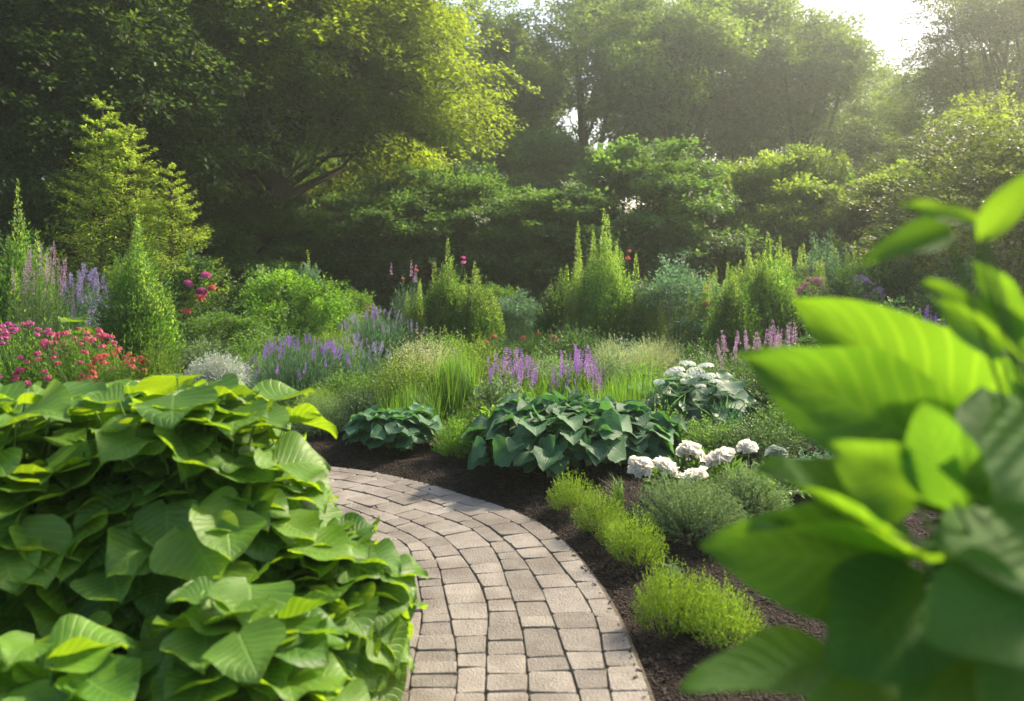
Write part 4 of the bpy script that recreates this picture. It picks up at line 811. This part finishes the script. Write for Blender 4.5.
# ground cover filling the beds between the named plants
n = 9000
x = U(-9, 9, n); y = 7.2 + rs.rand(n) ** 1.0 * 10.5; pd = path_dist(x, y)
kp = (pd > HW + .35) & (np.abs(x) < y * .75 + 1) & (rs.rand(n) < np.clip((y - 6.8) * .6, .25, 1)); x, y, pd = x[kp], y[kp], pd[kp]; n = len(x)
hh = (.06 + .16 * (np.sin(x * 1.7 + 1) * np.sin(y * 1.3) * .5 + .5)) * U(.6, 1.4, n)
C = np.repeat(np.c_[x, y, gh(x, y, pd)], 22, 0); m = len(C); H = np.repeat(hh, 22)
C[:, :2] += rs.normal(0, .06, (m, 2)); C[:, 2] += rs.rand(m) ** .6 * H
g = Geo(); s = U(.6, 1.4, m)
stamp(g, DIA, DIAF, C, rs.normal(0, 1, (m, 3)) + [0, 0, .7], rs.normal(0, .6, (m, 3)) + [0, 0, 1], np.c_[s * .022, s * .045, s * .02], 0, DUV)
o = smooth_obj('ground_cover', g.mesh('ground_cover', M['cover'])); tag(o, 'low green ground cover filling the beds between the taller plants', 'ground cover', kind='stuff')

# ------------------------------------------------------------------ background shrubs
GB = 'large layered shrubs along the back of the garden'
def shrub_key(key, mats, seed):
    return big_tree(key, 2.6, .07, 2.2, 1.7, 1.6, 1.55, 110, 2300, 44, .5, .055, .09, mats, tight=.12, surf=.6, layers=.3, low=-.9, droop=.1, up=.8, seed=seed)
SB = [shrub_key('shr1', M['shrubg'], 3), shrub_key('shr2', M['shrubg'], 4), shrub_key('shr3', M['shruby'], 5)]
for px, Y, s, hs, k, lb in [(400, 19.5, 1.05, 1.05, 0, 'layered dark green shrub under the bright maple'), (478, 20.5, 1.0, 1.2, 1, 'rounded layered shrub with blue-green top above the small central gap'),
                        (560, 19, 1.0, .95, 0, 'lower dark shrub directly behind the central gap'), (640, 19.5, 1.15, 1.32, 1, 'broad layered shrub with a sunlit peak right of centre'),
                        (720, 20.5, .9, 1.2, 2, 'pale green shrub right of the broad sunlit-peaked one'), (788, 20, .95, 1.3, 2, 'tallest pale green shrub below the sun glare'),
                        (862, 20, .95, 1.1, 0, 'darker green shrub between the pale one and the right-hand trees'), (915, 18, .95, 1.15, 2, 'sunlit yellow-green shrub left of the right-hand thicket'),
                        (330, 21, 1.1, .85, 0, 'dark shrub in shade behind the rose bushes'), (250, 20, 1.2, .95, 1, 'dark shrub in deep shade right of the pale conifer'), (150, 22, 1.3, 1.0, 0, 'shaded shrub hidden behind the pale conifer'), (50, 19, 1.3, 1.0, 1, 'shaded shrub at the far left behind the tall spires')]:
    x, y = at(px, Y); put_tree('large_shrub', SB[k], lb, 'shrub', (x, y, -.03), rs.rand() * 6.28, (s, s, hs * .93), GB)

for px, Y, s, lb in [(170, 29, 1.5, 'dark evergreen mass far behind the pale conifer'), (265, 30, 1.5, 'dark evergreen mass behind the foot of the maple'), (345, 29, 1.5, 'dark evergreen mass right of the maple trunk'), (430, 30, 1.5, 'dark evergreen mass under the right side of the maple crown'), (535, 31, 1.5, 'dark evergreen mass closing the gap below the small patch of sky')]:
    x, y = at(px, Y); put_tree('large_shrub', SB[0], lb, 'shrub', (x, y, -.03), rs.rand() * 6.28, (s, s, 1.75), GB)

# right-hand thicket and trees
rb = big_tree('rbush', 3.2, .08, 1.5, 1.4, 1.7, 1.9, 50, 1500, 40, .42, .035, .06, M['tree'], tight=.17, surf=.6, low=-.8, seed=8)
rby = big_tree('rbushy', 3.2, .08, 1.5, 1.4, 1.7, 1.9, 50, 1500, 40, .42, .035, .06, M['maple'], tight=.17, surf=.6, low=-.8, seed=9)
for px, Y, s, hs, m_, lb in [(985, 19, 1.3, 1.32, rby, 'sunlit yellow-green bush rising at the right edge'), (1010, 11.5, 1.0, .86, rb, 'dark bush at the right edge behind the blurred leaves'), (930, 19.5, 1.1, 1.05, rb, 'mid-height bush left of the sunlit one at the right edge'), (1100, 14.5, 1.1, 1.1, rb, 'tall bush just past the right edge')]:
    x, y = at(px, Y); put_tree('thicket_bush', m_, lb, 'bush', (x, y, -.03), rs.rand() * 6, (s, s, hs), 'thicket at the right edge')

# the maple: wide crown of flat sprays over the left half
mp = big_tree('maple', 9.5, .3, 4.5, 3.6, 4.3, 6.0, 150, 7600, 50, .75, .06, .1, M['maple'], tight=.13, surf=.45, layers=.62, low=-.75, forks=3, droop=.2, up=.72, seed=11)
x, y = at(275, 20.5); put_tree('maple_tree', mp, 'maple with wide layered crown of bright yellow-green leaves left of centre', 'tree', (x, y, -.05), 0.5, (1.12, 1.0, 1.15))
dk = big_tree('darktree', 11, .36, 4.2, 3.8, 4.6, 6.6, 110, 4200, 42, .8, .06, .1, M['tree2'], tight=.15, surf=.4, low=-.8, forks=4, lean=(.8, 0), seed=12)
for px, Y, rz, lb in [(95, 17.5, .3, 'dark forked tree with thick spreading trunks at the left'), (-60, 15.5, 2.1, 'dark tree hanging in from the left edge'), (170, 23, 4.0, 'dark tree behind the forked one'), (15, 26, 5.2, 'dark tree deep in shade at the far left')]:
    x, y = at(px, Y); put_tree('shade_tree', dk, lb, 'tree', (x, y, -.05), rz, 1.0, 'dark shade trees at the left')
bt = [big_tree('bgtree%d' % i, 10.5, .24, 3.4, 3.0, 3.7, 7.2, 62, 1450, 40, .85, .08, .12, M['wood'], tight=.115, surf=.5, low=-.7, forks=2, lean=(.6 * (-1) ** i, 0), seed=30 + i) for i in range(3)]
for i, (px, Y, s, lb) in enumerate([(395, 33, 1.1, 'hazy tree behind the maple crown'), (470, 30, 1.0, 'hazy tree left of the small patch of sky'), (590, 32, 1.12, 'hazy tree right of the small patch of sky'), (668, 28, 1.02, 'hazy tree with a dark straight trunk near the middle'),
                          (735, 31, 1.1, 'hazy tree with slanting trunk left of the sun glare'), (810, 29, .93, 'hazy tree directly under the sun glare'), (880, 33, .8, 'lower hazy tree under the bright sky opening'),
                          (960, 36, .85, 'distant hazy tree right of the sky opening'), (535, 40, 1.0, 'far hazy tree closing the gap below the small patch of sky'), (700, 42, 1.25, 'far hazy tree behind the straight trunk'), (850, 45, 1.1, 'far hazy tree below the sky opening'), (300, 36, 1.2, 'far tree behind the left half of the maple'), (190, 34, 1.25, 'far tree behind the dark trees'), (1060, 30, 1.1, 'far tree beyond the right edge')]):
    Y += 4.5; s *= 1.08; x, y = at(px, Y); put_tree('woodland_tree', bt[i % 3], lb, 'tree', (x, y, -.05), i * 1.9, (s, s, s), 'hazy woodland trees at the back')
rt = big_tree('righttree', 9, .28, 3.6, 3.0, 3.2, 7.2, 70, 2300, 40, .6, .05, .08, M['tree'], tight=.14, surf=.5, low=-.8, forks=3, seed=16)
x, y = at(1000, 26); put_tree('oak_tree', rt, 'tree with loose leafy branches filling the top right corner', 'tree', (x, y, -.05), 1.0, 1.02)

# ------------------------------------------------------------------ haze
HAZE = 0.003
bm = bpy.data.meshes.new('haze')
X0, X1, Y0, Y1, Z0, Z1 = -60, 60, -10, 75, -1.2, 17
V = [(x, y, z) for z in (Z0, Z1) for y in (Y0, Y1) for x in (X0, X1)]
bm.from_pydata(V, [], [(0, 2, 3, 1), (4, 5, 7, 6), (0, 1, 5, 4), (2, 6, 7, 3), (0, 4, 6, 2), (1, 3, 7, 5)])
m, nt = newmat('haze'); out = N(nt, 'ShaderNodeOutputMaterial'); pv = N(nt, 'ShaderNodeVolumePrincipled')
pv.inputs['Color'].default_value = (.84, .95, .84, 1); pv.inputs['Density'].default_value = HAZE; pv.inputs['Anisotropy'].default_value = .75
nt.links.new(pv.outputs[0], out.inputs['Volume']); bm.materials.append(m)
o = smooth_obj('haze', bm); tag(o, 'thin warm haze in the air', 'haze', kind='stuff')
